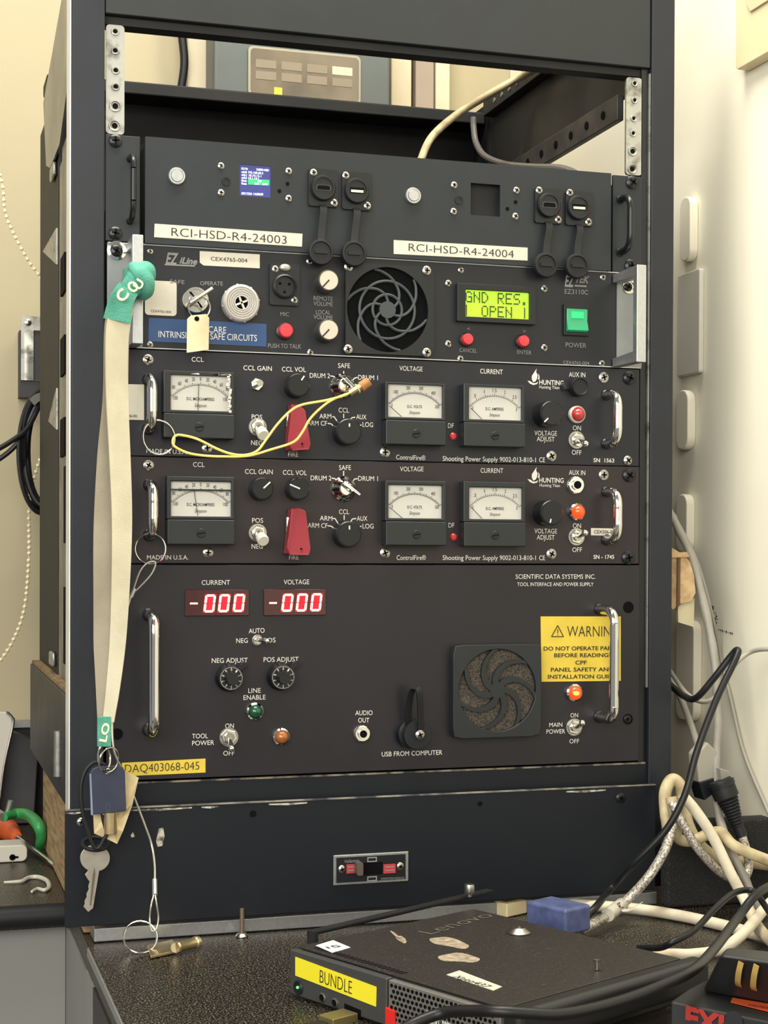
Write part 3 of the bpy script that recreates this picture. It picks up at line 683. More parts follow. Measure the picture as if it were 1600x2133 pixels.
# fan guard
FX0, FZ1 = A(717, 552, 0).x, A(806, 553, 0).z; FX1, FZ0 = A(900, 746, 0).x, A(806, 740, 0).z
c = A(806, 646, -0.002); R = 88 * mpp(806)
def fan_frame(x0, x1, z0, z1, cx, cz, R, yf, yb, rc=0.0):
    n = 48; out, inn = [], []
    for k in range(n):
        t = 2 * PI * k / n + PI / 4; ct, st = math.cos(t), math.sin(t)
        w = (x1 - cx) if ct > 0 else (cx - x0); hh = (z1 - cz) if st > 0 else (cz - z0)
        f = min(w / abs(ct) if abs(ct) > 1e-6 else 9, hh / abs(st) if abs(st) > 1e-6 else 9)
        p = [cx + f * ct, cz + f * st]
        if rc:                                   # rounded corners
            for sx, ex in ((1, x1), (-1, x0)):
                for sz, ez_ in ((1, z1), (-1, z0)):
                    kx, kz = ex - sx * rc, ez_ - sz * rc
                    if (p[0] - kx) * sx > 0 and (p[1] - kz) * sz > 0:
                        d = Vector((p[0] - kx, p[1] - kz)).normalized() * rc; p = [kx + d.x, kz + d.y]
        out.append(tuple(p)); inn.append((cx + R * ct, cz + R * st))
    return MB().frame(out, inn, yf, yb)
fg = fan_frame(FX0, FX1, FZ0, FZ1, c.x, c.z, R, -0.005, -0.0002).build('fan_guard', m_black, fp, smooth=False)
MB().cyl((c.x, 0, c.z), R * 1.02, -0.0012, -0.0004, 40).build('fan_opening', m_hole, fg)
b = MB()
for r_ in (.36, .68): b.ring((c.x, -0.0028, c.z), R * r_, 0.0014, seg=48, tseg=8)
for k in range(6):
    t0 = k * PI / 3
    b.tube([(c.x + R * f * math.cos(t0 + 1.9 * f), -0.0028, c.z + R * f * math.sin(t0 + 1.9 * f)) for f in (.16, .36, .55, .75, .9, 1.0)], 0.0014, 8)
b.build('guard_spiral', mat('guard_plastic', (44, 50, 53), 0.5), fg)
MB().cyl((c.x, 0, c.z), R * .2, -0.0045, -0.0014, 30).build('guard_hub', mat('guard_hub_plastic', (48, 54, 57), 0.5), fg)
for x, y in ((890, 563), (890, 734), (727, 555), (726, 727)): phillips(x, y, 9.5, -0.005, fg, m_steel, dome=0.0018)
# LCD
lcd = wrect(((953, 590), (1117, 597), (1117, 678), (953, 667)), -0.006)
scr = wrect(((968, 603), (1101, 611), (1101, 667), (968, 659)), -0.003)
bx = MB().frame([(lcd[0], lcd[2]), (lcd[1], lcd[2]), (lcd[1], lcd[3]), (lcd[0], lcd[3])], [(scr[0], scr[2]), (scr[1], scr[2]), (scr[1], scr[3]), (scr[0], scr[3])], -0.006, 0.0).build('lcd_display', m_black, fp, bevel=0.0006)
ls = MB().box((scr[0] - .0003, -0.0032, scr[2] - .0003), (scr[1] + .0003, -0.002, scr[3] + .0003)).build('lcd_screen', mat('lcd_backlight', (140, 190, 30), 0.25, emit=0.72, ergb=(158, 208, 28)), bx)
# dot-matrix letters
FONT5 = {'G': '01110 10001 10000 10111 10001 10001 01111', 'N': '10001 10001 11001 10101 10011 10001 10001', 'D': '11100 10010 10001 10001 10001 10010 11100', 'R': '11110 10001 10001 11110 10100 10010 10001', 'E': '11111 10000 10000 11110 10000 10000 11111',
         'S': '01111 10000 10000 01110 00001 00001 11110', '.': '00000 00000 00000 00000 00000 01100 01100', 'O': '01110 10001 10001 10001 10001 10001 01110', 'P': '11110 10001 10001 11110 10000 10000 10000', '|': '00100 00100 00100 00100 00100 00100 00100', ' ': '0'}
b = MB(); cw = (scr[1] - scr[0]) / 8.0; chh = (scr[3] - scr[2]) / 2.0
for row, s_ in ((0, 'GND RES.'), (1, '| OPEN |')):
    for i, chx in enumerate(s_):
        rows = FONT5[chx].split()
        for r_, bits in enumerate(rows):
            for q_, bit in enumerate(bits):
                if bit == '1' and chx != ' ':
                    dx, dz = cw / 6.0, chh / 8.4
                    x = scr[0] + cw * i + dx * (q_ + .5) - (0.0022 if chx == '|' and i == 0 else 0); z = scr[3] - chh * row - dz * (r_ + .9)
                    b.box((x, -0.0036, z - dz * .9), (x + dx * .9, -0.0033, z))
b.build('lettering', mat('lcd_dark_pixel', (50, 66, 12), 0.4), ls, smooth=False)
button(fp, 976, 706, 13, m_red, bez=m_black, h=0.007); button(fp, 1093, 710, 13, m_red, bez=m_black, h=0.007)
rs = MB().rect(1175, 634, 1228, 699, -0.003, 0, 0.001).build('rocker_switch', m_black, fp, bevel=0.0006)
q = wrect(((1183, 641), (1226, 643), (1225, 692), (1182, 689)), -0.006); zm = (q[2] + q[3]) / 2
MB().prism([(q[0], -0.0032, q[2]), (q[0], -0.0075, q[2] + .001), (q[0], -0.0042, zm), (q[0], -0.0048, q[3] - .001), (q[0], -0.0032, q[3])], (q[1] - q[0], 0, 0)).build('rocker', mat('green_lit_rocker', (16, 120, 80), 0.15, emit=0.35, ergb=(20, 190, 120), coat=0.4), rs, bevel=0.0004)
MB().box((q[0] + .004, -0.0052, q[3] - .009), (q[1] - .004, -0.0046, q[3] - .003)).build('rocker_light', mat('green_rocker_light', (24, 170, 104), 0.3, emit=0.7, ergb=(24, 190, 100)), rs)
settle(ez, (0, 0.1, zb2))
# ------------------------------------------------------------------ 3 and 4: the two shooting power supplies
def meter(parent, outer, face, kind, needle, line=False, cracked=False, nm='panel_meter'):
    # outer/face: px rectangles of the raised front (at -0.012) and of the dial
    yb = -0.012
    o4 = wrect(outer, yb); f4 = wrect(face, -0.011)
    zc_ = f4[2] - 0.0025
    m = MB()
    m.frame([(o4[0], zc_), (o4[1], zc_), (o4[1], o4[3]), (o4[0], o4[3])], [(f4[0], f4[2]), (f4[1], f4[2]), (f4[1], f4[3]), (f4[0], f4[3])], yb, -0.0002)
    o = m.build(nm, m_bezel, parent, bevel=0.0008)
    MB().box((o4[0], yb - 0.002, o4[2]), (o4[1], -0.0002, zc_ - 0.0003)).build('lower_cover', m_bezel, o, bevel=0.001)
    yf = -0.0085
    MB().box((f4[0] - .0002, yf, f4[2] - .0002), (f4[1] + .0002, yf + 0.001, f4[3] + .0002)).build('dial', m_face, o)
    W, Hh = f4[1] - f4[0], f4[3] - f4[2]; cx = (f4[0] + f4[1]) / 2
    cz = f4[2] - W * 0.12; R = W * 0.52
    b = MB(); y = yf - 0.0003; n = {'ua': 40, 'v': 50, 'a': 30}[kind]; amax = math.radians(52)
    cz = f4[2] - W * 0.21; R = W * 0.63; amax = math.radians(46.5)
    cz0 = cz
    def on(t, r): return Vector((cx + r * math.sin(t), y, cz + r * math.cos(t)))
    for k in range(n + 1):
        t = -amax + 2 * amax * k / n
        L = 0.05 if k % 5 == 0 else 0.03
        a, e = on(t, R), on(t, R + W * L); d = (e - a) / 2; nn = Vector((-d.z, 0, d.x)).normalized()
        b.obox((a + e) / 2, d, (0, 0.00005, 0), nn * 0.00016)
    for k in range(30):
        a, e = on(-amax + 2 * amax * k / 30, R), on(-amax + 2 * amax * (k + 1) / 30, R); d = (e - a) / 2; nn = Vector((-d.z, 0, d.x)).normalized()
        b.obox((a + e) / 2, d, (0, 0.00005, 0), nn * 0.0001)
    labs = {'ua': ['100', '80', '60', '40', '20', '0', '20', '40', '60', '80', '100'], 'v': ['0', '100', '200', '300', '400', '500'], 'a': ['0', '.5', '1', '1.5', '2', '2.5', '3']}[kind]
    hh = W * 0.06
    for k, s in enumerate(labs):
        t = -amax + 2 * amax * k / (len(labs) - 1); rr = R + W * 0.105
        if k in (0, len(labs) - 1): rr = R - W * 0.045; t *= 0.97
        P = on(t, rr); w = hh * (0.18 if s == '1' else 0.42 * len(s))
        b.text(s, None, None, 0, plane=(P - Vector((w / 2, 0, 0)), P + Vector((w / 2, 0, 0)), Vector((0, 0, 1)), Vector((0, -1, 0)), hh), off=0)
    z1 = f4[2] + Hh * 0.34; w = W * (0.46 if kind == 'ua' else 0.27 if kind == 'v' else 0.34)
    t1 = {'ua': 'D.C. MICROAMPERES', 'v': 'D.C. VOLTS', 'a': 'D.C. AMPERES'}[kind]
    b.text(t1, None, None, 0, plane=(Vector((cx - w / 2, y, z1)), Vector((cx + w / 2, y, z1)), Vector((0, 0, 1)), Vector((0, -1, 0)), Hh * .085), off=0, bold=0.01)
    z2 = f4[2] + Hh * 0.16; w = W * 0.2
    b.text('Simpson', None, None, 0, plane=(Vector((cx - w / 2, y, z2)), Vector((cx + w / 2, y, z2)), Vector((0, 0, 1)), Vector((0, -1, 0)), Hh * .10), off=0, shear=0.35)
    b.build('dial_print', m_ink, o, smooth=False)
    a, e = A(needle[0], needle[1], yf - 0.0012), A(needle[2], needle[3], yf - 0.0012); d = (e - a) / 2; nn = Vector((-d.z, 0, d.x)).normalized()
    MB().obox((a + e) / 2, d, (0, 0.00015, 0), nn * 0.00022).build('needle', m_ink, o)
    if line: MB().box((f4[0], -0.0115, f4[3] - Hh * .26), (f4[1], -0.0095, f4[3] - Hh * .22)).build('cover_edge', m_bezel, o)
    if cracked:
        b = MB(); rnd = random.Random(3)
        for k in range(14):
            x = f4[1] - 0.002 + rnd.uniform(-.0012, .0012); z = f4[3] - Hh * k / 13; s = rnd.uniform(.0008, .002)
            b.prism([(x - s, yb - .0006, z - s * .6), (x + s * .7, yb - .0006, z - s), (x + s, yb - .0006, z + s * .5), (x - s * .4, yb - .0006, z + s)], (0, 0.0004, 0))
        for k in range(5):
            x = f4[0] + W * rnd.uniform(0, 1); b.prism([(x - .004, yb - .0006, f4[3] + .001), (x + .004, yb - .0006, f4[3] + .0005), (x + .003, yb - .0006, f4[3] + .002)], (0, 0.0004, 0))
        b.build('dried_glue', mat('dried_glue', (190, 186, 176), 0.3), o, smooth=False)
    sx, sz = (o4[0] + o4[1]) / 2, (o4[2] + zc_) / 2 - 0.001; rs_ = W * .075
    s = MB().lathe((sx, yb - 0.002, sz), [(rs_, 0), (rs_, 0.0006), (rs_ * .9, 0.0009), (0.0002, 0.0009)], seg=24).build('zero_screw', m_black, o)
    MB().obox((sx, yb - 0.0031, sz), (rs_ * .8, 0, rs_ * .12), (0, 0.0002, 0), (-rs_ * .02, 0, rs_ * .1)).build('screw_slot', m_hole, o)
    return o
m_redlit = mat('red_lit_lens', (255, 60, 20), 0.15, emit=2.2, ergb=(255, 52, 16), coat=0.4)
m_reddark = mat('red_unlit_lens', (176, 52, 54), 0.22, coat=0.4)
m_glow = mat('lamp_filament_glow', (255, 160, 70), 0.3, emit=2.0, ergb=(255, 140, 50))
def guard(parent, pts, lip):
    o = MB()
    front = [A(x, y, -0.026 if i in (3, 4, 5) else -0.012) for i, (x, y) in enumerate(pts)]
    back = [Vector((p.x, -0.001, p.z)) for p in front]
    n = len(pts)
    o.add(front + back, [tuple(range(n)), tuple(range(2 * n - 1, n - 1, -1))] + [(i, n + i, n + (i + 1) % n, (i + 1) % n) for i in range(n)])
    o = o.build('switch_guard', m_redg, parent, bevel=0.0016, seg=3)
    P = A(lip[0], lip[1], -0.0265); MB().cyl(P, 0.0007, P.y, P.y + 0.002, 10).build('guard_hole', m_hole, o)
    Q = A(pts[-1][0] - 0.5, (pts[-1][1] + pts[0][1]) / 2 + 8, -0.004); MB().rod((Q.x, -0.004, Q.z - 0.006), (Q.x, -0.004, Q.z + 0.006), 0.002).build('hinge_pin', m_chrome, o)
    return o
def ticks(b, segs): lines(b, segs, 2.2)
def flame(b, x, y, k=1.0):
    for pts in ([(-2, 9), (-5, 3), (-5, -4), (-1, -10), (5, -19), (4, -12), (7, -6), (6, 1), (3, 7)], [(-14, 6), (-8, 7), (-3, 11), (4, 11), (8, 8), (6, 13), (-2, 15), (-9, 12)], [(7, 4), (9, -2), (8, -9), (11, -4), (11, 2)]):
        b.prism([A(x + a * k, y + c * k, -0.0004) for a, c in pts], (0, 0.0001, 0))
def hunting(d, label):
    t = thing('rackmount_unit', label, 'rack unit', group='rack mounted units')
    fp, (xl, xr, z0, z1) = unit_panel('face_panel', d['mat'], d['panel'], parent=t)
    MB().box((-0.215, 0.0035, z0 + 0.002), (0.215, 0.25, z1 - 0.002)).build('chassis', m_inner, t)
    for i, (x, y) in enumerate(d['screws']): phillips(x, y, 11, 0.0, fp, m_steel, dome=0.0018)
    for x, y in d['rack_screws']:
        phillips(x, y, 14 if y not in d.get('silver', ()) else 10, 0.0, t, m_blackm if y not in d.get('silver', ()) else m_steel, dome=0.003)
    for x, ya, yb_ in d['pulls']: pull(t, x, ya, yb_, 0.024, 0.0042, m_chrome)
    for m in d['meters']: meter(fp, *m[0], **m[1])
    for k in d['knobs']: knob(fp, *k[0], **k[1])
    if d.get('bare'):
        x, y = d['bare']; P = A(x, y, -0.004); o = hexnut((P.x, 0, P.z), 14 * mpp(x), 0.003).build('bare_shaft', m_chrome, fp, angle=20)
        MB().rod((P.x, -0.003, P.z), A(x + 6, y - 2, -0.014), 0.0022, 0.0028).build('shaft_stub', m_steel, o)
    x, y = d['lock']; P = A(x, y, -0.008); R = 26 * mpp(x)
    o = MB().lathe((P.x, 0, P.z), [(R, 0), (R, 0.003), (R * .8, 0.005), (R * .62, 0.011), (R * .5, 0.012), (R * .46, 0.009), (0.0002, 0.009)], seg=36).build('key_switch', m_chrome, fp)
    a, e = A(*d['flag'][0], -0.014), A(*d['flag'][1], -0.018)
    dd = (e - a); nn = Vector((-dd.z, 0, dd.x)).normalized()
    MB().prism([a - nn * .0018, e - nn * .0011, e + nn * .0011, a + nn * .0018], (0, 0.003, 0)).build('lock_lever', m_chrome, o, bevel=0.0006)
    for x, y, tip in d['toggles_w']: toggle(fp, x, y, 19, tip, m_white, tr=12)
    for x, y, tip in d['toggles']: toggle(fp, x, y, 18, tip, None, tr=7)
    guard(fp, d['guard'], d['lip'])
    x, y = d['lamp'][:2]; lit = d['lamp'][2]
    o = lamp(fp, x, y, 18, m_redlit if lit else m_reddark, h=0.007, bez=None if lit else m_white)
    if lit: P = A(x + 1, y + 1, -0.0068); MB().ball((P.x, -0.0088, P.z), 0.0026, sc=(1.2, .3, .8)).build('filament', m_glow, o)
    for x, y in d['df']:
        P = A(x, y, -0.002); MB().lathe((P.x, 0, P.z), [(8 * mpp(x), 0), (8 * mpp(x), .0012), (5 * mpp(x), .0024), (0.0001, .0026)], seg=20).build('indicator_light', m_red, fp)
    x, y = d['aux']; P = A(x, y, -0.006); R = 19 * mpp(x)
    if d['auxcap']:
        o = MB().lathe((P.x, 0, P.z), [(R, 0), (R, 0.008), (R * .9, 0.0095), (R * .8, 0.0085), (0.0002, 0.0085)], seg=28)
        o.strip([(P.x, -0.002, P.z), (P.x - R * 1.4, -0.003, P.z + R * .1), (P.x - R * 1.7, -0.001, P.z - R * .2)], 0.006, 0.0014, (0, 0, 1))
        o.build('jack_cap', m_rubber, fp)
    else: jack(fp, x, y, 18)
    letters(fp, d['text'], m_print)
    marks(fp, d['ticks'], 2.2, m_print)
    b = MB(); flame(b, *d['flame']); b.build('flame_logo', m_print, fp, smooth=False)
    for q, mm, items, im in d['stickers']:
        s = sticker(fp, q, mm)
        if items: letters(s, items, im, off=0.0006)
    settle(t, (0, 0.1, z0))
    return t
def jack(fp, x, y, r):
    P = A(x, y, -0.006); R = r * mpp(x)
    o = MB().lathe((P.x, 0, P.z), [(R, 0), (R, 0.001), (R * .98, 0.001)], seg=28).build('jack_socket', m_steel, fp)
    MB().lathe((P.x, -0.001, P.z), [(R * .98, 0), (R * .98, .003), (R * .9, .0035), (R * .62, .0035), (R * .6, .0055), (R * .44, .0055), (R * .42, .003)], seg=6 if False else 24).build('jack_bushing', m_chrome, o)
    hexnut((P.x, -0.001, P.z), R * .99, 0.003).build('hex_nut', m_chrome, o, angle=20)
    MB().cyl((P.x, 0, P.z), R * .46, -0.0068, -0.004, 20).build('jack_hole', m_hole, o)
    return o
BT = dict(bold=0.012)
def sq(x0, y0, x1, y1, s=0): return ((x0, y0), (x1, y0 + s), (x1, y1 + s), (x0, y1))
h1 = dict(mat=m_h1, panel=((222, 725), (1332, 769), (1332, 970), (222, 949.5)),
  screws=((309, 749), (432, 933), (803, 942), (1150, 950), (1259, 786)), rack_screws=((1314, 787), (1310, 959)), silver=(959,),
  pulls=((317, 774, 900), (1287, 808, 931)),
  meters=[(( (( 340, 772), (487, 775), (489, 915), (340, 912)), ((356, 781), (481, 784), (482, 857), (355, 854)), 'ua', (414, 800, 412, 856)), dict(cracked=True)),
          (( ((802, 794), (928, 801), (929, 930), (803, 924)), ((808, 798), (921, 805), (923, 871), (809, 868)), 'v', (811, 845, 837, 868)), {}),
          (( ((965, 797), (1093, 805), (1094, 934), (966, 928)), ((977, 804), (1087, 809), (1087, 876), (977, 873)), 'a', (981, 850, 1004, 873)), {})],
  knobs=[((622, 802, 25, (628, 792, 634, 783)), {}), ((727, 899, 28, (728, 882, 728, 889)), {}), ((1150, 861, 27, (1134, 879, 1142, 871)), dict(h=0.018))],
  bare=(536, 800), lock=(717, 803), flag=((719, 788), (749, 817)),
  toggles_w=((538, 889, (549, 907)),), toggles=((1203, 916, (1220, 924)),),
  guard=((606, 841), (622, 841), (637, 854), (648, 924), (645, 938), (608, 938), (598, 922), (601, 890)), lip=(630, 924),
  lamp=(1204, 863, False), df=((945, 909),), aux=(1206, 806), auxcap=True,
  text=[('CCL', 399, 748.5, 424, 749, 11), ('CCL GAIN', 507, 766, 566, 768, 11), ('CCL VOL', 587, 769, 637, 770, 11), ('SAFE', 704, 761.5, 729, 762, 11), ('DRUM 2', 645, 782, 687, 783, 11), ('DRUM 1', 746, 786, 787, 787, 11),
        ('POS', 524, 868, 546, 869, 11), ('NEG', 523, 922, 546, 923, 11), ('FIRE', 600, 946.5, 621, 947, 10), ('CCL', 705, 854, 727, 855, 11), ('ARM', 665, 867, 690, 867, 11), ('AUX', 742, 868, 763, 869, 11), ('LOG', 755, 884, 777, 885, 11), ('ARM CF', 640, 881, 681, 882, 11),
        ('VOLTAGE', 832, 767, 880, 769, 11), ('CURRENT', 1000, 773, 1047, 775, 11), ('DF', 933, 886.5, 945, 887, 11), ('AUX IN', 1185, 780, 1219, 781, 11), ('VOLTAGE', 1113, 902, 1160, 903, 11), ('ADJUST', 1118, 914, 1155, 915, 11),
        ('ON', 1193, 891, 1210, 892, 11), ('OFF', 1191, 942, 1211, 943, 11), ('ControlFire®', 825, 952, 886, 954, 11), ('Shooting Power Supply 9002-013-810-1', 922, 955, 1116, 958, 11), ('CE', 1123, 957.5, 1135, 958, 11),
        ('MADE IN U.S.A.', 305, 939, 390, 942, 10), ('HUNTING', 1123, 796, 1174, 798, 11, BT), ('Hunting Titan', 1123, 806, 1165, 807.5, 7)],
  ticks=[(716, 773, 716, 782), (688, 783, 695, 784), (695, 784, 701, 790), (745, 786, 738, 788), (738, 788, 735, 792), (716, 862, 716, 871), (692, 868, 696, 868), (696, 868, 702, 877), (740, 869, 733, 870), (733, 870, 729, 876), (683, 882, 690, 883), (690, 883, 694, 887), (753, 885, 750, 886)],
  flame=(1113, 787),
  stickers=[(sq(1231, 950, 1282, 967, 1), m_ink, [('SN  1563', 1236, 958.5, 1279, 959.5, 9, BT)], m_print),
            (sq(250, 800, 300, 874, 1), m_label, [('CEX506-002', 254, 866, 286, 866.5, 6)], m_ink)])
u1 = hunting(h1, 'bluish black power supply with yellow wire loop across it and label SN 1563')
h2 = dict(mat=m_h2, panel=((222, 950.5), (1332, 971.5), (1331, 1173), (222, 1175)),
  screws=((310, 969), (434, 1151), (803, 1152), (1150, 1154), (1259, 989)), rack_screws=((1313, 990), (1311, 1162)),
  pulls=((319, 997, 1125), (1287, 1013, 1134)),
  meters=[(( (( 347, 992), (488, 993), (489, 1135), (348, 1134)), ((356, 1003), (481, 1003), (482, 1076), (356, 1075)), 'ua', (404, 1020, 412, 1074)), dict(line=True)),
          (( ((802, 1000), (929, 1003), (930, 1137), (803, 1136)), ((809, 1010), (921, 1011), (922, 1080), (809, 1079)), 'v', (811, 1056, 838, 1079)), {}),
          (( ((965, 1002), (1094, 1005), (1095, 1139), (966, 1138)), ((978, 1015), (1088, 1016), (1088, 1082), (977, 1081)), 'a', (981, 1056, 1004, 1080)), {})],
  knobs=[((547, 1018, 24, (549, 1017, 563, 1004)), {}), ((623, 1018, 24, (625, 1018, 604, 1009)), {}), ((727, 1113, 28, (728, 1095, 728, 1103)), {}), ((1150, 1068, 27, (1146, 1089, 1148, 1081)), dict(h=0.018))],
  lock=(720, 1018), flag=((716, 1004), (751, 1031)),
  toggles_w=((538, 1110, (549, 1127)),), toggles=((1203, 1118, (1219, 1110)),),
  guard=((606, 1059), (622, 1057), (638, 1064), (648, 1142), (645, 1158), (602, 1155), (597, 1143), (600, 1110)), lip=(628, 1143),
  lamp=(1204, 1066, True), df=((946, 1119),), aux=(1203, 1010), auxcap=False,
  text=[('CCL', 402, 967.5, 426, 968, 11), ('CCL GAIN', 510, 982, 568, 983, 11), ('CCL VOL', 589, 984, 639, 985, 11), ('SAFE', 706, 974, 731, 974, 11), ('DRUM 2', 647, 995.5, 690, 996, 11), ('DRUM 1', 746, 996.5, 787, 997, 11),
        ('POS', 525, 1084, 548, 1084, 11), ('NEG', 524, 1138, 547, 1138, 11), ('FIRE', 602, 1161, 622, 1161, 10), ('CCL', 706, 1066, 727, 1066, 11), ('ARM', 666, 1079, 692, 1080, 11), ('AUX', 743, 1080, 765, 1080, 11), ('LOG', 755, 1096, 778, 1096, 11), ('ARM CF', 641, 1094, 682, 1095, 11),
        ('VOLTAGE', 833, 977, 882, 977, 11), ('CURRENT', 1001, 980, 1048, 980.5, 11), ('DF', 934, 1094, 946, 1094, 11), ('AUX IN', 1185, 984, 1219, 985, 11), ('VOLTAGE', 1113, 1106, 1160, 1106.5, 11), ('ADJUST', 1118, 1119, 1155, 1119.5, 11),
        ('ON', 1193, 1095, 1210, 1095, 11), ('OFF', 1192, 1145, 1212, 1145, 11), ('ControlFire®', 826, 1161.5, 887, 1161.5, 11), ('Shooting Power Supply 9002-013-810-1', 922, 1161.5, 1116, 1162, 11), ('CE', 1123, 1162, 1135, 1162, 11),
        ('MADE IN U.S.A.', 306, 1161, 392, 1161, 10), ('HUNTING', 1123, 1000, 1174, 1001, 11, BT), ('Hunting Titan', 1124, 1010.5, 1166, 1011.5, 7)],
  ticks=[(716, 981, 716, 991), (691, 996, 698, 997), (698, 997, 703, 1003), (745, 997, 738, 998), (738, 998, 735, 1004), (717, 1073, 717, 1083), (693, 1080, 698, 1080), (698, 1080, 704, 1090), (742, 1080, 734, 1081), (734, 1081, 730, 1088), (683, 1095, 690, 1096), (690, 1096, 695, 1100), (753, 1096, 750, 1097)],
  flame=(1113, 992),
  stickers=[(sq(1231, 1100, 1286, 1115, 1), m_label, [('CEX506-005', 1237, 1107.5, 1284, 1108.5, 8, BT)], m_ink), (sq(1230, 1152, 1284, 1168), m_ink, [('SN - 1745', 1236, 1160, 1279, 1160, 9, BT)], m_print)])
u2 = hunting(h2, 'brownish black power supply with lit red lamp and label SN - 1745')

# ------------------------------------------------------------------ 5: tool interface and power supply
sd = thing('rackmount_unit', 'tall bottom unit with red digital readouts and yellow WARNING label', 'rack unit', group='rack mounted units')
fp, (xl, xr, z0, z1) = unit_panel('face_panel', m_sds, [(222, 1176.5), (1333, 1177), (1331, 1586), (222, 1626)], parent=sd)
MB().box((-0.215, 0.0035, z0 + 0.002), (0.215, 0.33, z1 - 0.002)).build('chassis', m_inner, sd)
m_led = mat('red_led_segment', (255, 160, 130), 0.4, emit=3.2, ergb=(255, 168, 138))
m_ledhalo = mat('red_smoked_window', (58, 4, 12), 0.25, coat=0.3)
m_ledwin = mat('red_led_backing', (200, 0, 30), 0.4, emit=0.8, ergb=(235, 0, 36))
SEG = {'0': 'abcdef'}
def readout(x0, y0, x1, y1, dash, digits):
    o = MB().rect(x0, y0, x1, y1, -0.002, 0, 0.0).build('digital_readout', m_ledhalo, fp, bevel=0.0005)
    b = MB(); yy = -0.0024; back = MB()
    P = A(*dash, yy); w = 8 * mpp(dash[0]); b.box((P.x - w, yy, P.z - w * .22), (P.x + w, yy + .0003, P.z + w * .22))
    for cx, cy in digits:
        P = A(cx, cy, yy); s = mpp(cx); w, h = 9 * s, 16.5 * s; t = 2.3 * s; sl = 0.12
        def seg(xa, za, xb, zb):
            a, c = Vector((P.x + xa + za * sl, yy, P.z + za)), Vector((P.x + xb + zb * sl, yy, P.z + zb)); d = c - a; n = Vector((-d.z, 0, d.x)).normalized() * t
            u = d.normalized() * t * .8
            b.prism([a + u - n, c - u - n, c, c - u + n, a + u + n, a], (0, 0.0003, 0))
        for g in (((-w, h), (w, h)), ((w, h), (w, 0)), ((w, 0), (w, -h)), ((w, -h), (-w, -h)), ((-w, -h), (-w, 0)), ((-w, 0), (-w, h))): seg(*g[0], *g[1])
        q = [(-w * 1.35, -h * 1.15), (w * 1.35, -h * 1.15), (w * 1.35, h * 1.15), (-w * 1.35, h * 1.15)]
        back.prism([(P.x + a + c * sl, yy + .0002, P.z + c) for a, c in q], (0, 0.0001, 0))
    back.build('digit_glow', m_ledwin, o, smooth=False)
    b.build('lit_digit', m_led, o, smooth=False)
readout(386, 1228, 519, 1283, (404, 1257), ((437, 1257), (467, 1256.5), (498, 1256)))
readout(550, 1227, 679, 1282, (569, 1256), ((599, 1255.5), (629, 1255), (659, 1254.5)))
pull(sd, 321, 1272, 1540, 0.030, 0.0046, m_chrome); pull(sd, 1279, 1261, 1511, 0.030, 0.0046, m_chrome)
def dial(x, y):
    P = A(x, y, -0.012); R = 29 * mpp(x)
    o = MB().lathe((P.x, 0, P.z), [(R, 0), (R, 0.004), (R * .92, 0.006), (R * .9, 0.009), (R * .86, 0.012), (R * .5, 0.012)], seg=36).build('counting_dial', m_blackm, fp)
    MB().lathe((P.x, -0.0118, P.z), [(R * .5, 0), (R * .48, .004), (R * .42, .008), (0.0002, .008)], seg=30).build('dial_knob', m_black, o)
    b = MB()
    for k in range(50):
        t = 2 * PI * k / 50; ax = Vector((math.sin(t), 0, math.cos(t))); L = .07 if k % 5 else .13
        b.obox(Vector((P.x, -0.0122, P.z)) + ax * R * (.82 - L / 2), ax * R * L / 2, (0, .0001, 0), Vector((-ax.z, 0, ax.x)) * R * .014)
    for k in range(10):
        t = 2 * PI * k / 10; c = Vector((P.x + R * .62 * math.sin(t), -0.0122, P.z + R * .62 * math.cos(t))); w = R * .05
        ax = Vector((math.cos(t), 0, -math.sin(t))); up = Vector((math.sin(t), 0, math.cos(t)))
        b.text(str(k * 10 // 10), None, None, 0, plane=(c - ax * w, c + ax * w, up, Vector((0, -1, 0)), R * .18), off=0)
    b.build('dial_print', m_print, o, smooth=False)
    L = A(x + 20, y - 24, -0.004); MB().obox(L, (.004, 0, .003), (0, .003, 0), (-.0012, 0, .0016)).build('brake_lever', m_blackm, o)
dial(482, 1413); dial(590, 1411)
toggle(fp, 537, 1333, 11, (556, 1335), None, tr=6, L=0.014)
lamp(fp, 532, 1482, 18, mat('dark_green_lens', (16, 70, 48), 0.2, coat=0.4)); lamp(fp, 587, 1535, 18, mat('amber_lens', (150, 88, 36), 0.2, coat=0.4))
toggle(fp, 478, 1536, 20, (482, 1559), None, tr=7); toggle(fp, 1198, 1515, 18, (1213, 1506), None, tr=7)
jack(fp, 757, 1529, 17)
o = lamp(fp, 1198, 1443, 18, m_redlit); P = A(1199, 1444, -0.0068); MB().ball((P.x, -0.0088, P.z), 0.0026, sc=(1.2, .3, .8)).build('filament', m_glow, o)
# capped computer port
P = A(857, 1528, -0.004); R = 32 * mpp(857)
o = MB().lathe((P.x, 0, P.z), [(R, 0), (R, 0.006), (R * .93, 0.0075), (R * .8, 0.008)], seg=32).build('computer_port', m_blackm, fp)
Pc = A(870, 1531, -0.012)
MB().lathe((Pc.x, -0.006, Pc.z), [(R * .92, 0), (R * .95, .004), (R * .9, .006), (0.0002, .0064)], seg=32).build('dust_cap', m_rubber, o)
MB().strip([A(850, 1512, -0.008), A(852, 1470, -0.012), A(858, 1440, -0.016), A(867, 1434, -0.019), A(874, 1445, -0.020), A(876, 1490, -0.0165), A(876, 1531, -0.0135)], 0.0058, 0.0013, lambda f: (1, 0.25, 0)).build('cap_strap', m_rubber, o)
phillips(876, 1531, 10, -0.0145, o, m_steel, dome=0.002)
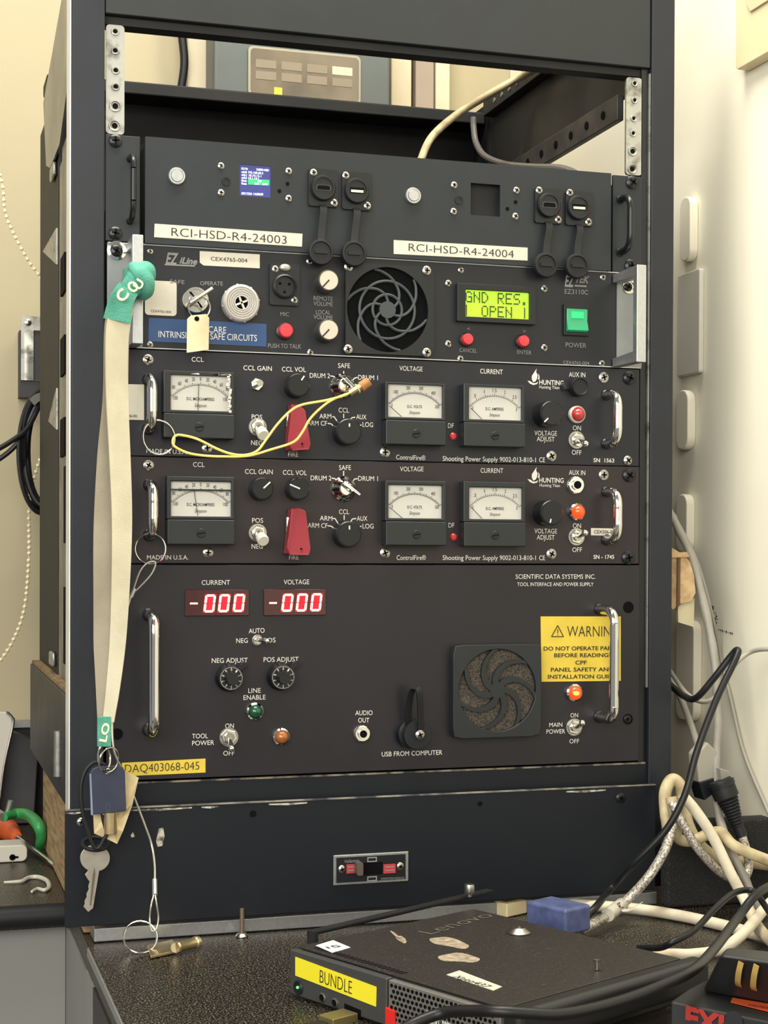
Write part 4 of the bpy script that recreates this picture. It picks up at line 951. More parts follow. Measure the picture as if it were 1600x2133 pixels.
# filter fan
q = wrect(((944, 1343), (1128, 1342), (1128, 1534), (944, 1540)), -0.010)
c = A(1037, 1438, -0.010); R = 85 * mpp(1037)
m_foam = mat('dusty_filter_foam', (86, 78, 68), 0.95, rgb2=(40, 37, 34), scale=900, thr=(0.4, 0.62), bump=0.5, bscale=900)
ff = fan_frame(q[0], q[1], q[2], q[3], c.x, c.z, R, -0.010, -0.0003, 0.005).build('fan_filter', m_bezel, fp, bevel=0.0008)
MB().cyl((c.x, 0, c.z), R * 1.01, -0.006, -0.0005, 40).build('filter_foam', m_foam, ff)
b = MB()
for k in range(7):
    t0 = 2 * PI * k / 7 + 0.3; pa, pb = [], []
    for i in range(9):
        f = .12 + .9 * i / 8; t = t0 - 1.35 * (f ** 1.1); wd = .085 * (1.15 - .35 * f)
        pa.append((c.x + R * f * math.cos(t - wd / max(f, .25)), -0.0095, c.z + R * f * math.sin(t - wd / max(f, .25))))
        pb.append((c.x + R * f * math.cos(t + wd / max(f, .25)), -0.0095, c.z + R * f * math.sin(t + wd / max(f, .25))))
    for i in range(8): b.prism([pa[i], pa[i + 1], pb[i + 1], pb[i]], (0, 0.003, 0))
    for i in range(3, 8):
        pass
b.build('filter_vane', m_bezel, ff, smooth=False)
MB().cyl((c.x, 0, c.z), R * .2, -0.0098, -0.005, 28).build('filter_hub', m_bezel, ff)
# yellow labels and lettering
s = sticker(fp, ((1126, 1284), (1293, 1284), (1293, 1418), (1128, 1420)), m_yellow)
B2 = dict(bold=0.018)
letters(s, [('WARNING', 1181, 1315, 1288, 1315, 22, TH), ('DO NOT OPERATE PANEL', 1132, 1351, 1289, 1350, 9, B2), ('BEFORE READING', 1154, 1365, 1267, 1364.5, 9, B2), ('CPF', 1198, 1380, 1222, 1380, 9, B2), ('PANEL SAFETY AND', 1147, 1395, 1278, 1394, 9, B2), ('INSTALLATION GUIDE', 1141, 1409.5, 1283, 1409, 9, B2)], m_ink, off=0.0006)
b = MB(); lines(b, [(1149, 1326, 1174, 1326), (1174, 1326, 1162, 1303), (1162, 1303, 1149, 1326), (1162, 1311, 1162, 1319), (1162, 1321.5, 1162, 1323.5)], 1.8, off=0.0006)
b.build('warning_triangle', m_ink, s, smooth=False)
s = sticker(fp, ((254, 1589), (428, 1580), (428, 1609), (254, 1617)), m_yellow)
letters(s, [('DAQ403068-045', 260, 1601, 415, 1594.5, 17, TH)], m_ink, off=0.0006)
letters(fp, [('CURRENT', 420, 1213.5, 479, 1213, 11), ('VOLTAGE', 591, 1212.5, 644, 1212, 11), ('AUTO', 518, 1314.5, 551, 1313, 11), ('NEG', 492, 1334.5, 516, 1334, 11), ('POS', 549, 1334, 574, 1333, 11),
             ('NEG ADJUST', 441, 1376, 516, 1375, 11), ('POS ADJUST', 549, 1374, 622, 1373, 11), ('LINE', 517, 1438.5, 543, 1438, 11), ('ENABLE', 507, 1453, 553, 1452, 11), ('ON', 469, 1512, 487, 1511.5, 11),
             ('TOOL', 400, 1533.5, 433, 1532.5, 11), ('POWER', 400, 1548, 446, 1546.5, 11), ('OFF', 465, 1569, 488, 1568.5, 11), ('AUDIO', 740, 1485, 776, 1484.5, 11), ('OUT', 746, 1500, 769, 1500, 11),
             ('USB FROM COMPUTER', 795, 1571, 921, 1567, 11), ('ON', 1188, 1490, 1204, 1489.5, 10), ('MAIN', 1144, 1510, 1171, 1509, 10), ('POWER', 1138, 1524, 1177, 1523, 10), ('OFF', 1186, 1544, 1206, 1543.5, 10),
             ('SCIENTIFIC DATA SYSTEMS INC.', 1074, 1201, 1240, 1201, 10.5), ('TOOL INTERFACE AND POWER SUPPLY', 1077, 1217, 1236, 1217, 8.5)])
h = MB()
for x, y, r in ((1309, 1265, 12), (1308, 1498, 11), (244, 1529, 12)): o = MB().cyl(A(x, y), r * mpp(x), -0.0004, 0.0002).build('slot_hole', m_hole, fp)
phillips(1308, 1498, 8, 0.0, fp, m_blackm, dome=0.001)
settle(sd, (0, 0.1, z0))
# ------------------------------------------------------------------ things hanging on the rack front
m_strap = mat('cream_webbing', (196, 189, 164), 0.85, rgb2=(178, 170, 146), scale=30, bump=0.3, bscale=1500)
m_strap2 = mat('shaded_webbing', (150, 143, 124), 0.85, rgb2=(134, 126, 108), scale=30, bump=0.3, bscale=1500)  # same webbing; the darker colour stands in for shade on the left strap
m_green = mat('green_webbing', (88, 164, 144), 0.85, rgb2=(64, 136, 118), scale=60, bump=0.9, bscale=900)
m_cream = mat('cream_print', (222, 214, 176), 0.7)
m_brass = mat('brass', (208, 188, 146), 0.3, metal=0.9, var=0.1, scale=120)
m_keysteel = mat('nickel_key', (186, 180, 168), 0.35, metal=0.75, var=0.06, scale=150)
m_wire = mat('steel_cable', (176, 172, 160), 0.4, metal=0.7, var=0.15, scale=900)
ln = thing('lanyard', 'long cream lanyard with green ends knotted round the left silver handle', 'lanyard')
def pxs(L, y): return [A(p[0], p[1], p[2] if len(p) > 2 else y) for p in L]
MB().strip(pxs([(250, 640), (243, 700), (240, 830), (229, 950), (222, 1100), (222, 1250), (222, 1400), (219, 1500)], -0.050), lambda f: 0.0205 if f < .8 else 0.0205 - (f - .8) * .042, 0.0012, lambda f: (1, 0.25 * math.sin(5 * f), 0), 8).build('strap', m_strap2, ln)
MB().strip(pxs([(254, 636), (245, 690), (243, 760), (245, 850), (250, 960), (254, 1080), (252, 1200), (246, 1330), (236, 1430), (226, 1503)], -0.0535), lambda f: 0.0205 if f < .3 else 0.0205 - (f - .3) * .016, 0.0012, lambda f: (1, 0.5 * math.sin(4 * f + .6), 0), 8).build('strap', m_strap, ln)
# knot round the handle bar
hc = A(287, 585, -0.036); hx = (A(275, 585, -0.036).x + A(298, 585, -0.036).x) / 2
loop = [Vector((hx + 0.0125 * math.cos(t) * 0.82, -0.032 + 0.0125 * math.sin(t), A(287, 588, -0.036).z + 0.002 * math.cos(t))) for t in [2 * PI * i / 12 for i in range(13)]]
kn = MB().strip(loop, 0.024, 0.0022, (0, 0, 1), 4)
kn.tube(pxs([(309, 556, -.044), (298, 572, -.048), (284, 590, -.050), (266, 606, -.050), (252, 628, -.051), (245, 652, -.0525)], -.05), lambda f: .0035 + .0085 * math.sin(PI * min(1, f * 1.35 + .06)) ** .7 * (1 - .35 * f), 14)
kn.tube(pxs([(276, 556, -.046), (288, 566, -.054), (300, 584, -.056), (303, 604, -.050), (296, 618, -.045)], -.05), lambda f: .0045 + .0035 * math.sin(PI * f), 12)
kn = kn.build('knot', m_green, ln)
MB().strip([A(268, 600, -0.058), A(256, 620, -0.0585), A(248, 645, -0.057), A(244, 668, -0.0555)], lambda f: 0.017 + .005 * f, 0.0022, lambda f: (1, 0.1, 0.3 - .3 * f), 8).build('green_end', m_green, ln)
tb = MB().rect(203, 1493, 232, 1556, -0.0555, -0.0525, 0.001).build('green_tab', m_green, ln, bevel=0.0006)
b = MB()
def tilt(b, t, p0, p1, h, y):
    a, c = A(p0[0], p0[1], y), A(p1[0], p1[1], y); u = (c - a).normalized()
    b.text(t, None, None, 0, plane=(a, c, Vector((-u.z, 0, u.x)), Vector((0, -1, 0)), h * mpp(p0[0])), off=0, bold=0.03)
tilt(b, 'LO', (214, 1545), (222, 1506), 14, -0.0558); b.build('lettering', m_cream, tb, smooth=False)
b = MB(); tilt(b, 'C', (247, 624), (262, 606), 20, -0.0640); tilt(b, 'O', (270, 604), (284, 590), 20, -0.0640); tilt(b, 'U', (284, 600), (294, 584), 16, -0.0645); tilt(b, 'S', (296, 580), (306, 562), 14, -0.0600)
b.build('lettering', m_cream, kn, smooth=False)
# rings and tag at its lower end
rg = tag(MB().ring(A(217, 1578, -0.054), 0.0100, 0.0008, normal=(0.8, -0.55, 0.1)).build('split_ring', m_chrome), 'steel split ring through the lower green tab of the lanyard', 'ring', 'split rings')
rg2 = tag(MB().ring(A(227, 1583, -0.052), 0.0100, 0.0007, normal=(0.55, -0.8, -0.1)).build('split_ring', m_chrome), 'second steel ring joining the lanyard to the dark blue tag', 'ring', 'split rings')
bt = thing('key_tag', 'dark navy plastic tag hanging below the lanyard', 'tag')
P = [A(x, y, -0.046) for x, y in ((190, 1698), (187, 1612), (192, 1602), (203, 1597), (246, 1594), (256, 1598), (261, 1608), (263, 1690))]
MB().prism(P, (0, 0.0035, 0)).build('plate', mat('navy_plastic', (40, 46, 66), 0.45, var=0.08, scale=80), bt, bevel=0.0008)
MB().prism([A(187, 1612, -0.0465), A(190, 1612, -0.0465), A(194, 1698, -0.0465), A(190, 1698, -0.0465)], (0, 0.004, 0)).build('pale_edge', mat('pale_blue_edge', (120, 130, 160), 0.4), bt)
MB().ring(A(224, 1607, -0.0464), 0.0022, 0.0005, seg=18, tseg=6).build('eyelet', m_steel, bt)
letters(bt, [('0', 219, 1682, 229, 1681, 20)], mat('faint_navy_print', (52, 58, 78), 0.5), -0.046)
tp = thing('paper_tag', 'crumpled beige tape tag behind the navy tag', 'tag')
P = [A(x, y, -0.036) for x, y in ((194, 1690), (262, 1605), (289, 1620), (276, 1676), (256, 1732), (244, 1758), (224, 1748), (196, 1736))]
c0 = sum(P, Vector()) / len(P); m = MB(); n = len(P)
mid = [c0.lerp(p, .5) + Vector((0, (-.003 if i % 2 else .0015), 0)) for i, p in enumerate(P)]
m.add(P + mid + [c0] + [p + Vector((0, .0006, 0)) for p in P], [(i, (i + 1) % n, n + (i + 1) % n, n + i) for i in range(n)] + [(n + i, n + (i + 1) % n, 2 * n) for i in range(n)] + [tuple(2 * n + 1 + i for i in reversed(range(n)))] + [(i, (i + 1) % n, 2 * n + 1 + (i + 1) % n, 2 * n + 1 + i) for i in range(n)])
m.build('tape', mat('beige_tape', (200, 182, 142), 0.5, var=0.08, scale=150), tp, smooth=False)
tk = thing('tubular_key', 'short round barrel key poking out under the navy tag', 'key', group='round barrel keys')
MB().rod(A(229, 1692, -0.043), A(229, 1736, -0.043), 0.0046, seg=24).build('barrel', m_brass, tk)
MB().rod(A(229, 1736, -0.043), A(229, 1737, -0.043), 0.0036, seg=20).build('bore', m_hole, tk)
MB().rect(213, 1660, 244, 1697, -0.0425, -0.0405, 0.001).build('head', m_brass, tk)
cd = MB().tube(pxs([(216, 1592), (196, 1588), (178, 1606), (169, 1640), (172, 1690), (184, 1735), (196, 1764), (206, 1765), (216, 1748), (222, 1735), (214, 1700), (212, 1650), (216, 1600)], -0.0395), 0.0016, 8, True, 8)
tag(cd.build('cord_loop', m_rubber), 'thin black cord loop holding the flat door key', 'cord')
kk = thing('door_key', 'flat silver door key hanging against the dark kick plate', 'key')
head = [A(198 + 31 * math.cos(t), 1789 - 29 * math.sin(t), -0.0245) for t in [math.radians(-72 + k * 324 / 26 - 0) + 0 for k in range(-1, 27)] if not (0.42 * PI < (t % (2 * PI)) < 0.58 * PI)]
head = [A(198 + 31 * math.cos(t), 1788 - 28 * math.sin(t), -0.0245) for t in [math.radians(-66 + k * 146 / 12) for k in range(13)]]
head += [A(204, 1770, -0.0245), A(199, 1774, -0.0245), A(194, 1770, -0.0245)]
head += [A(198 + 31 * math.cos(t), 1788 - 28 * math.sin(t), -0.0245) for t in [math.radians(100 + k * 142 / 12) for k in range(13)]]
blade = [(182, 1816), (177, 1822), (183, 1832), (187, 1837), (184, 1846), (185, 1853), (180, 1862), (181, 1868), (176, 1877), (177, 1883), (174, 1889), (184, 1900), (194, 1892), (207, 1814)]
MB().prism(head + [A(x, y, -0.0245) for x, y in blade], (0, 0.002, 0)).build('key_body', m_keysteel, kk, bevel=0.0003)
MB().prism([A(x, y, -0.0248) for x, y in ((193, 1822), (197, 1806), (199, 1822), (190, 1886), (187, 1886))], (0, 0.0003, 0)).build('blade_groove', mat('key_groove', (120, 112, 100), 0.4, metal=0.7), kk)
MB().ring(A(199, 1757, -0.0245), 0.0105, 0.0017, normal=(0, -0.35, 1)).build('cord_wrap', m_rubber, kk)
# rings on the chrome handles, yellow wire, steel cable
r1 = tag(MB().ring(A(331, 911, -0.021), 0.0140, 0.0008, normal=(0.25, -1, 0.05)).build('split_ring', m_chrome), 'steel ring on the chrome handle of the SN 1563 unit', 'ring', 'split rings')
r2 = tag(MB().ring(A(313, 1143, -0.021), 0.0124, 0.0008, normal=(-0.2, -1, 0.1)).build('split_ring', m_chrome), 'steel ring on the chrome handle of the SN - 1745 unit', 'ring', 'split rings')
yw = thing('wire_loop', 'yellow wire loop with brass capped end across the bluish unit', 'wire')
Y = [(735, 815, -.030), (716, 824), (679, 834), (630, 843), (604, 857), (577, 885), (555, 915), (536, 939), (510, 948), (480, 945), (450, 934), (412, 915), (382, 907), (367, 907), (360, 917), (364, 930), (390, 943), (424, 949), (465, 951), (517, 949.5), (566, 936), (611, 921), (630, 900), (645, 874), (667, 851), (694, 832), (740, 814, -.030)]
zz = []
for i, p in enumerate(Y):
    y = p[2] if len(p) > 2 else (-0.0315 if 5 < i < 21 else -0.033)
    if 12 <= i <= 16: y = -0.022
    zz.append(A(p[0], p[1], y))
MB().tube(zz, 0.00105, 8, smooth=6).build('yellow_wire', mat('yellow_insulation', (226, 204, 110), 0.4), yw)
MB().rod(A(728, 819, -0.030), A(755, 803, -0.032), 0.0030, 0.0034).build('brass_ferrule', m_brass, yw)
MB().rod(A(752, 806, -0.032), A(769, 794, -0.033), 0.0044, 0.0040).build('end_cap', mat('orange_brown_cap', (176, 116, 62), 0.6, var=0.2, scale=200), yw)
b = MB(); b.ring(A(745, 809, -0.031), 0.0038, 0.0006, normal=(A(769, 794, -0.033) - A(728, 819, -0.03)), seg=18, tseg=6); b.build('thread_whipping', mat('pale_thread', (222, 200, 130), 0.6), yw)
sc = thing('steel_tether', 'thin steel cable hanging from the lower handle ring past the lanyard to the counter', 'cable')
c1 = A(320, 1941, -0.030)
MB().tube(pxs([(276, 1232, -.024), (266, 1265), (252, 1330), (240, 1420), (234, 1500), (238, 1565, -.030), (260, 1612), (284, 1672), (304, 1724), (316, 1760), (322, 1800, -.034), (322.5, 1846, -.046)], -0.026), 0.0009, 8).build('cable', m_wire, sc)
MB().tube(pxs([(277, 1230), (292, 1190), (309, 1172), (324, 1172), (316, 1195), (292, 1222), (279, 1234)], -0.024), 0.0007, 8).build('upper_loop', m_wire, sc)
MB().rod(A(281, 1226, -0.024), A(273, 1244, -0.024), 0.0017).build('ferrule', m_alu, sc)
MB().rod(A(322, 1832, -0.042), A(322.5, 1864, -0.05), 0.0022, 0.0022, 14).build('ferrule', m_alu, sc)
MB().tube(pxs([(321, 1862, -.05), (315, 1885), (312, 1915), (316, 1938, -.062), (325, 1936, -.062), (330, 1912), (326, 1882), (323, 1862, -.05)], -0.056), 0.0007, 8).build('lower_loop', m_wire, sc)
kc = Hz(350, 1984, Z0 + 0.002)
pb_ = Hz(290, 1985, Z0 + 0.0012); zt_ = 0.001
while (Hz(295, 1919, Z0 + zt_) - pb_).length > 0.0275 and zt_ < .05: zt_ += 0.0005
pt_ = Hz(295, 1919, Z0 + zt_); up_ = (pt_ - pb_)
r3 = MB().ring((pb_ + pt_) / 2, up_.length / 2, 0.0008, normal=Vector((1, 0, 0)).cross(up_)); tag(r3.build('split_ring', m_chrome), 'steel ring at the foot of the cable above the counter', 'ring', 'split rings')
t2 = thing('tubular_key', 'flat headed barrel key lying on the black counter', 'key', group='round barrel keys')
a0, a1, a2, a3 = Hz(307, 1974, Z0 + .001), Hz(360, 1962, Z0 + .001), Hz(364, 1986, Z0 + .001), Hz(314, 1997, Z0 + .001)
MB().prism([a0, a1, a2, a3], (0, 0, 0.0022)).build('head', m_brass, t2, bevel=0.0004)
ba, bb = Hz(366, 1974, Z0 + .0062), Hz(412, 1962, Z0 + .0062)
MB().rod((a1 + a2) / 2 + Vector((0, 0, .003)), ba, 0.0022, 0.004).build('neck', m_brass, t2)
MB().lathe(ba, [(0.0045, 0), (0.0048, .002), (0.0042, .003), (0.0042, (bb - ba).length - .004), (0.005, (bb - ba).length - .003), (0.005, (bb - ba).length)], axis=bb - ba, seg=20).build('barrel', m_brass, t2)
settle(t2, (a0.x, a0.y, Z0 + .001))
# key with tag in the key switch
ek = thing('switch_key', 'small key with metal tag in the key switch above the blue label', 'key')
a, c = A(391, 635, -0.020), A(439, 603, -0.026); d = c - a; n = Vector((-d.z, 0, d.x)).normalized()
MB().prism([a - n * .0011, c - n * .0015, c + n * .0015, a + n * .0011], (0, -0.010, 0)).build('key_bow', m_keysteel, ek, bevel=0.0008)
MB().rod(A(409, 624, -0.004), A(412, 622, -0.024), 0.0022).build('key_blade', m_keysteel, ek)
MB().ring(A(415, 641, -0.026), 0.0092, 0.0007, normal=(0.1, -1, -0.2)).build('key_ring', m_steel, ek)
P = [A(x, y, -0.030) for x, y in ((390, 664), (398, 657), (430, 654), (436, 662), (435, 729), (389, 735))]
MB().prism(P, (0, 0.0012, 0)).build('metal_tag', mat('tarnished_tag', (214, 204, 168), 0.45, metal=0.25, rgb2=(176, 162, 128), scale=25), ek, bevel=0.0004)
MB().rod(A(410, 664, -0.0305), A(410, 664, -0.0300), 0.002).build('tag_hole', m_hole, ek)
# ------------------------------------------------------------------ behind the rack and on the back wall
bp = thing('breaker_panel', 'grey metal breaker panel with dusty window on the back wall', 'panel')
yf = YB - 0.085
a, c = A(445, 66, yf), A(813, 243, yf); ztp = A(445, 66, yf).z + 0.05; zbt = A(600, 330, yf).z
m_brk = mat('grey_green_enamel', (82, 89, 87), 0.45, var=0.06, scale=20)
MB().box((a.x, yf, zbt), (c.x, YB - 0.031 + 0.0, ztp)).build('enclosure', m_brk, bp, bevel=0.004, seg=3)
w = [A(x, y, yf) for x, y in ((515, 97), (751, 117), (751, 217), (517, 203))]
wx0, wx1, wz0, wz1 = (w[0].x + w[3].x) / 2, w[1].x, (w[2].z + w[3].z) / 2, (w[0].z + w[1].z) / 2
MB().rrect(wx0, wz0, wx1, wz1, yf - 0.003, yf - 0.0003, 0.006).build('window_rim', mat('pale_rim', (150, 146, 128), 0.4), bp, bevel=0.001)
wn = MB().rrect(wx0 + .003, wz0 + .003, wx1 - .003, wz1 - .003, yf - 0.0036, yf - 0.003, 0.005).build('window', mat('dusty_window', (112, 100, 82), 0.25, rgb2=(74, 66, 56), scale=14, coat=0.4), bp)
for r_ in range(2):
    for k in range(4):
        x = wx0 + .009 + k * (wx1 - wx0 - .014) / 4; z = wz1 - .016 - r_ * .014
        MB().box((x, yf - .0041, z - .010), (x + (wx1 - wx0) / 4 - .010, yf - .0037, z)).build('breaker_label', mat('faded_label', (128, 116, 98), 0.6) if k < 3 or r_ else m_pil, wn)
MB().rect(571, 182, 588, 198, yf - .0042, yf - .0037).build('yellow_tag', m_yellow, wn)
MB().rod(A(635, 89, yf), A(635, 89, yf - .006), 0.006).build('latch', m_steel, bp)
MB().box((a.x + .02, yf - .004, A(640, 240, yf).z - .004), (c.x - .002, yf - .0003, A(640, 240, yf).z)).build('door_lip', m_brk, bp, bevel=0.001)
m_blkcab = mat('black_cable_sheath', (20, 21, 23), 0.42, spec=0.35)
tag(MB().tube(pxs([(372, -60, .625), (378, 60, .62), (384, 130, .62), (376, 195, .622), (362, 300, .625)], .6), 0.0052, 12).build('conduit', m_blkcab), 'black cable hanging on the wall seen through the top opening', 'cable')
m_beige = mat('beige_cable_sheath', (190, 176, 140), 0.55, rgb2=(140, 124, 92), scale=60)
tag(MB().tube(pxs([(866, 365, .20), (878, 330, .21), (900, 285, .23), (950, 240, .26), (1020, 196, .25)], .3) + [Xp(x, y, .221) for x, y in ((1085, 160), (1132, 134), (1190, 108))], 0.0040, 12).build('loose_cable', m_beige), 'beige cable arching over the top unit inside the rack', 'cable')
tag(MB().tube([Xp(x, y, .224) for x, y in ((1222, 385), (1200, 362), (1165, 350), (1110, 348), (1052, 342), (1010, 325), (992, 298), (987, 268), (986, 245))], 0.0036, 10).build('loose_cable', mat('grey_cable_sheath', (96, 92, 88), 0.5)), 'dark grey cable bending down inside the right rear corner of the rack', 'cable')
# bead chain
ch = spline([A(x, y, .56) for x, y in ((-60, 180), (0, 365), (10, 440), (30, 490), (60, 545), (88, 585), (130, 680), (120, 850), (75, 980), (61, 1050), (60, 1160), (50, 1270), (24, 1340), (-10, 1390))], 30)
m = MB(); acc = 0; last = ch[0]
for p in ch:
    if (p - last).length >= 0.0062: m.ball(p, 0.0024, 8, 6); last = p
m.tube(ch[::6], 0.0005, 5, smooth=1)
tag(m.build('bead_chain', mat('ivory_beads', (226, 214, 178), 0.4)), 'ivory bead chain hanging in front of the left wall', 'chain')
wb = thing('wall_bracket', 'bare metal bracket plate screwed to the wall left of the rack', 'bracket')
yb = YB - 0.03
pl0, pl1 = A(44, 658, yb), A(138, 795, yb); q = A(70, 688, yb)
MB().frame([(pl0.x, pl1.z), (pl1.x, pl1.z), (pl1.x, pl0.z), (pl0.x, pl0.z)], [(q.x, pl1.z + .0002), (pl1.x - .02, pl1.z + .0002), (pl1.x - .02, q.z), (q.x, q.z)], yb, yb + .003).build('plate', m_galv, wb, bevel=0.0006)
MB().box((A(41, 700, yb).x, yb + .004, A(41, 826, yb).z), (pl1.x, YB - .0005, q.z)).build('backing_box', m_dark, wb)
P = A(58, 672, yb); MB().lathe((P.x, yb, P.z), [(.004, 0), (.004, .002), (.002, .003)], seg=16).build('screw', m_steel, wb)
cc = thing('cable_coil', 'coil of black cables hanging left of the rack', 'cable')
pts = []
for k in range(9 * 14):
    t = 2 * PI * k / 14; lap = k // 14
    rx, ry = 44 + 5 * math.sin(lap * 2.1), 118 + 10 * math.cos(lap * 1.7)
    pts.append(A(92 + 6 * math.sin(lap) + rx * math.cos(t), 938 + 5 * math.cos(lap * 3) + ry * math.sin(t), .56 + .022 * math.sin(lap * 2.4 + t * .5)))
MB().tube(pts, 0.0030, 7, smooth=3).build('coiled_cable', m_blkcab, cc)
MB().tube(pxs([(100, 822, .54), (72, 850), (48, 905), (20, 940), (-30, 975)], .54), 0.003, 8).build('cable_end', m_blkcab, cc)
MB().tube(pxs([(85, 838, .54), (58, 890), (25, 918), (-30, 950)], .535), 0.003, 8).build('cable_end', m_blkcab, cc)
MB().strip(pxs([(66, 838, .53), (85, 826), (130, 824)], .53), 0.009, 0.0015, (0.1, 0, 1)).build('tie_strap', mat('grey_strap', (92, 88, 82), 0.6), cc)
# ------------------------------------------------------------------ left end of the counter
wf = thing('dark_case', 'dark flat case leaning at the back of the left counter', 'case')
dz = lambda x, y, z: Hz(x, y, z)
q4 = [(-30, 1650, .585), (72, 1658, .585), (82, 1545, .61), (22, 1522, .61), (-30, 1522, .61)]
P = pxs(q4, .5); P[0].z = P[1].z = Z0 + 0.001
MB().prism(P, (0, .02, 0)).build('lid', mat('dark_case_plastic', (36, 34, 38), 0.45), wf, bevel=0.002)
wh = thing('white_panel', 'white rounded panel standing at the far left edge of the counter', 'panel')
P = pxs([(-60, 1660), (-8, 1660), (8, 1600), (27, 1510), (25, 1494), (14, 1483), (-60, 1478)], .55); P[0].z = P[1].z = Z0 + .001
MB().prism(P, (0, .012, 0)).build('shell', m_white, wh, bevel=0.002)
MB().tube([p + Vector((0, -.001, 0)) for p in P[1:6]], 0.0015, 8).build('grey_edge', m_steel, wh)
sd_ = thing('screwdriver', 'screwdriver with orange handle lying on the left counter', 'screwdriver')
a, c, d = Hz(-30, 1694, Z0 + .0135), Hz(34, 1742, Z0 + .010), Hz(114, 1802, Z0 + .004)
MB().lathe(a, [(0.009, 0), (0.012, .006), (0.0125, (c - a).length * .7), (0.010, (c - a).length * .9), (0.006, (c - a).length)], axis=c - a, seg=10).build('handle', mat('orange_plastic', (206, 92, 44), 0.4), sd_)
MB().rod(c, d, 0.003, 0.0026).build('shaft', m_chrome, sd_)
pr = thing('pliers', 'pliers with green handle lying behind the screwdriver', 'pliers')
hg = [Hz(x, y, Z0 + .034) for x, y in ((8, 1702), (32, 1695), (58, 1698), (78, 1716))] + [Hz(86, 1740, Z0 + .022), Hz(82, 1765, Z0 + .0065)]
MB().tube(hg, lambda f: .0048 + .0016 * math.sin(PI * f), 12).build('handle', mat('green_plastic', (46, 138, 74), 0.4), pr)
hg2 = [Hz(x, y, Z0 + .034) for x, y in ((8, 1702), (-12, 1690), (-40, 1684))]
MB().tube(hg2, 0.005, 10).build('jaw', m_steel, pr)
MB().rod(Hz(14, 1698, Z0 + .034), Hz(22, 1668, Z0 + .05), 0.003).build('pivot_arm', m_galv, pr)
ad = thing('plug_adapter', 'ivory plug adapter with keyhole slot on the left counter', 'adapter')
a, c = Hz(-30, 1800, Z0), Hz(58, 1798, Z0); zt = Hz(20, 1798, Z0).y
yy = a.y; hgt = 0.018
MB().rrect(a.x, Z0 + .0005, c.x, Z0 + hgt, yy, yy + .035, 0.006).build('body', m_white, ad, bevel=0.0015)
P = A(26, 1786, yy - .0004); b = MB(); b.cyl((P.x, 0, P.z), .0032, yy - .0006, yy + .0005, 18); b.box((P.x - .001, yy - .0006, P.z - .001), (P.x + .006, yy + .0005, P.z + .001)); b.build('slot', m_hole, ad)
tag(MB().tube([Hz(x, y, Z0 + .0022) for x, y in ((8, 1838), (28, 1837), (46, 1835), (60, 1828), (80, 1827), (98, 1835), (102, 1848), (92, 1854), (78, 1851), (66, 1857))], lambda f: .0012 + .001 * math.sin(PI * f), 8).build('plastic_hook', m_white), 'small white plastic hook on the left counter', 'hook')
# ------------------------------------------------------------------ right wall
def wall_box(name, px0, py0, px1, py1, th, r, mt, label, cat, group=None):
    a, c = Xp(px0, py0, XW - th), Xp(px1, py1, XW - th)
    y0, y1 = sorted((a.y, c.y)); z0, z1 = sorted((a.z, c.z))
    t = thing(name, label, cat, group=group); pts = []
    r = min(r, (y1 - y0) / 2.1)
    for cy, cz, a0 in ((y1 - r, z1 - r, 0), (y0 + r, z1 - r, 90), (y0 + r, z0 + r, 180), (y1 - r, z0 + r, 270)):
        for k in range(6): tt = math.radians(a0 + 18 * k); pts.append((XW - th, cy + r * math.cos(tt), cz + r * math.sin(tt)))
    MB().prism(pts, (th - .0004, 0, 0)).build('cover', mt, t, bevel=0.0015)
    return t, (y0, y1, z0, z1)
m_clip = mat('white_moulded_cover', (232, 226, 206), 0.4)
G = 'white covers on the right wall'
wall_box('wall_cover', 1416, 415, 1437, 540, .010, .012, m_clip, 'uppermost white rounded wall cover beside the rack', 'cover', G)
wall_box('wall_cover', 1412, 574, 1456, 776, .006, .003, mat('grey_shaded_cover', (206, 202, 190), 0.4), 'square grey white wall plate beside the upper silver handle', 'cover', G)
wall_box('wall_cover', 1408, 815, 1432, 935, .010, .012, m_clip, 'white rounded wall cover beside the SN 1563 unit', 'cover', G)
wall_box('wall_cover', 1408, 1030, 1430, 1150, .010, .012, m_clip, 'white rounded wall cover behind the torn cardboard', 'cover', G)
wall_box('wall_cover', 1408, 1290, 1444, 1505, .010, .012, m_clip, 'tallest white rounded wall cover beside the chrome handle of the bottom unit', 'cover', G)
ol, yz = wall_box('power_outlet', 1533, -80, 1640, 86, .014, .006, mat('ivory_outlet', (224, 208, 168), 0.4), 'ivory power outlet high on the right wall', 'outlet')
yc_, zc2 = Xp(1585, 0, XW - .014).y, Xp(1585, 0, XW - .014).z
fr = MB()
MB().prism([(XW - .0162, yc_ - .032, zc2 - .006), (XW - .0162, yc_ + .016, zc2 - .006), (XW - .0162, yc_ + .024, zc2 + .004), (XW - .0162, yc_ + .024, zc2 + .05), (XW - .0162, yc_ - .032, zc2 + .05)], (.002, 0, 0)).build('socket_face', mat('ivory_socket', (212, 196, 158), 0.35), ol, bevel=0.0008)
for k in range(2): MB().box((XW - .0166, yc_ - .012 + .018 * k, zc2 + .006), (XW - .0161, yc_ - .006 + .018 * k, zc2 + .012)).build('socket_slot', m_hole, ol)
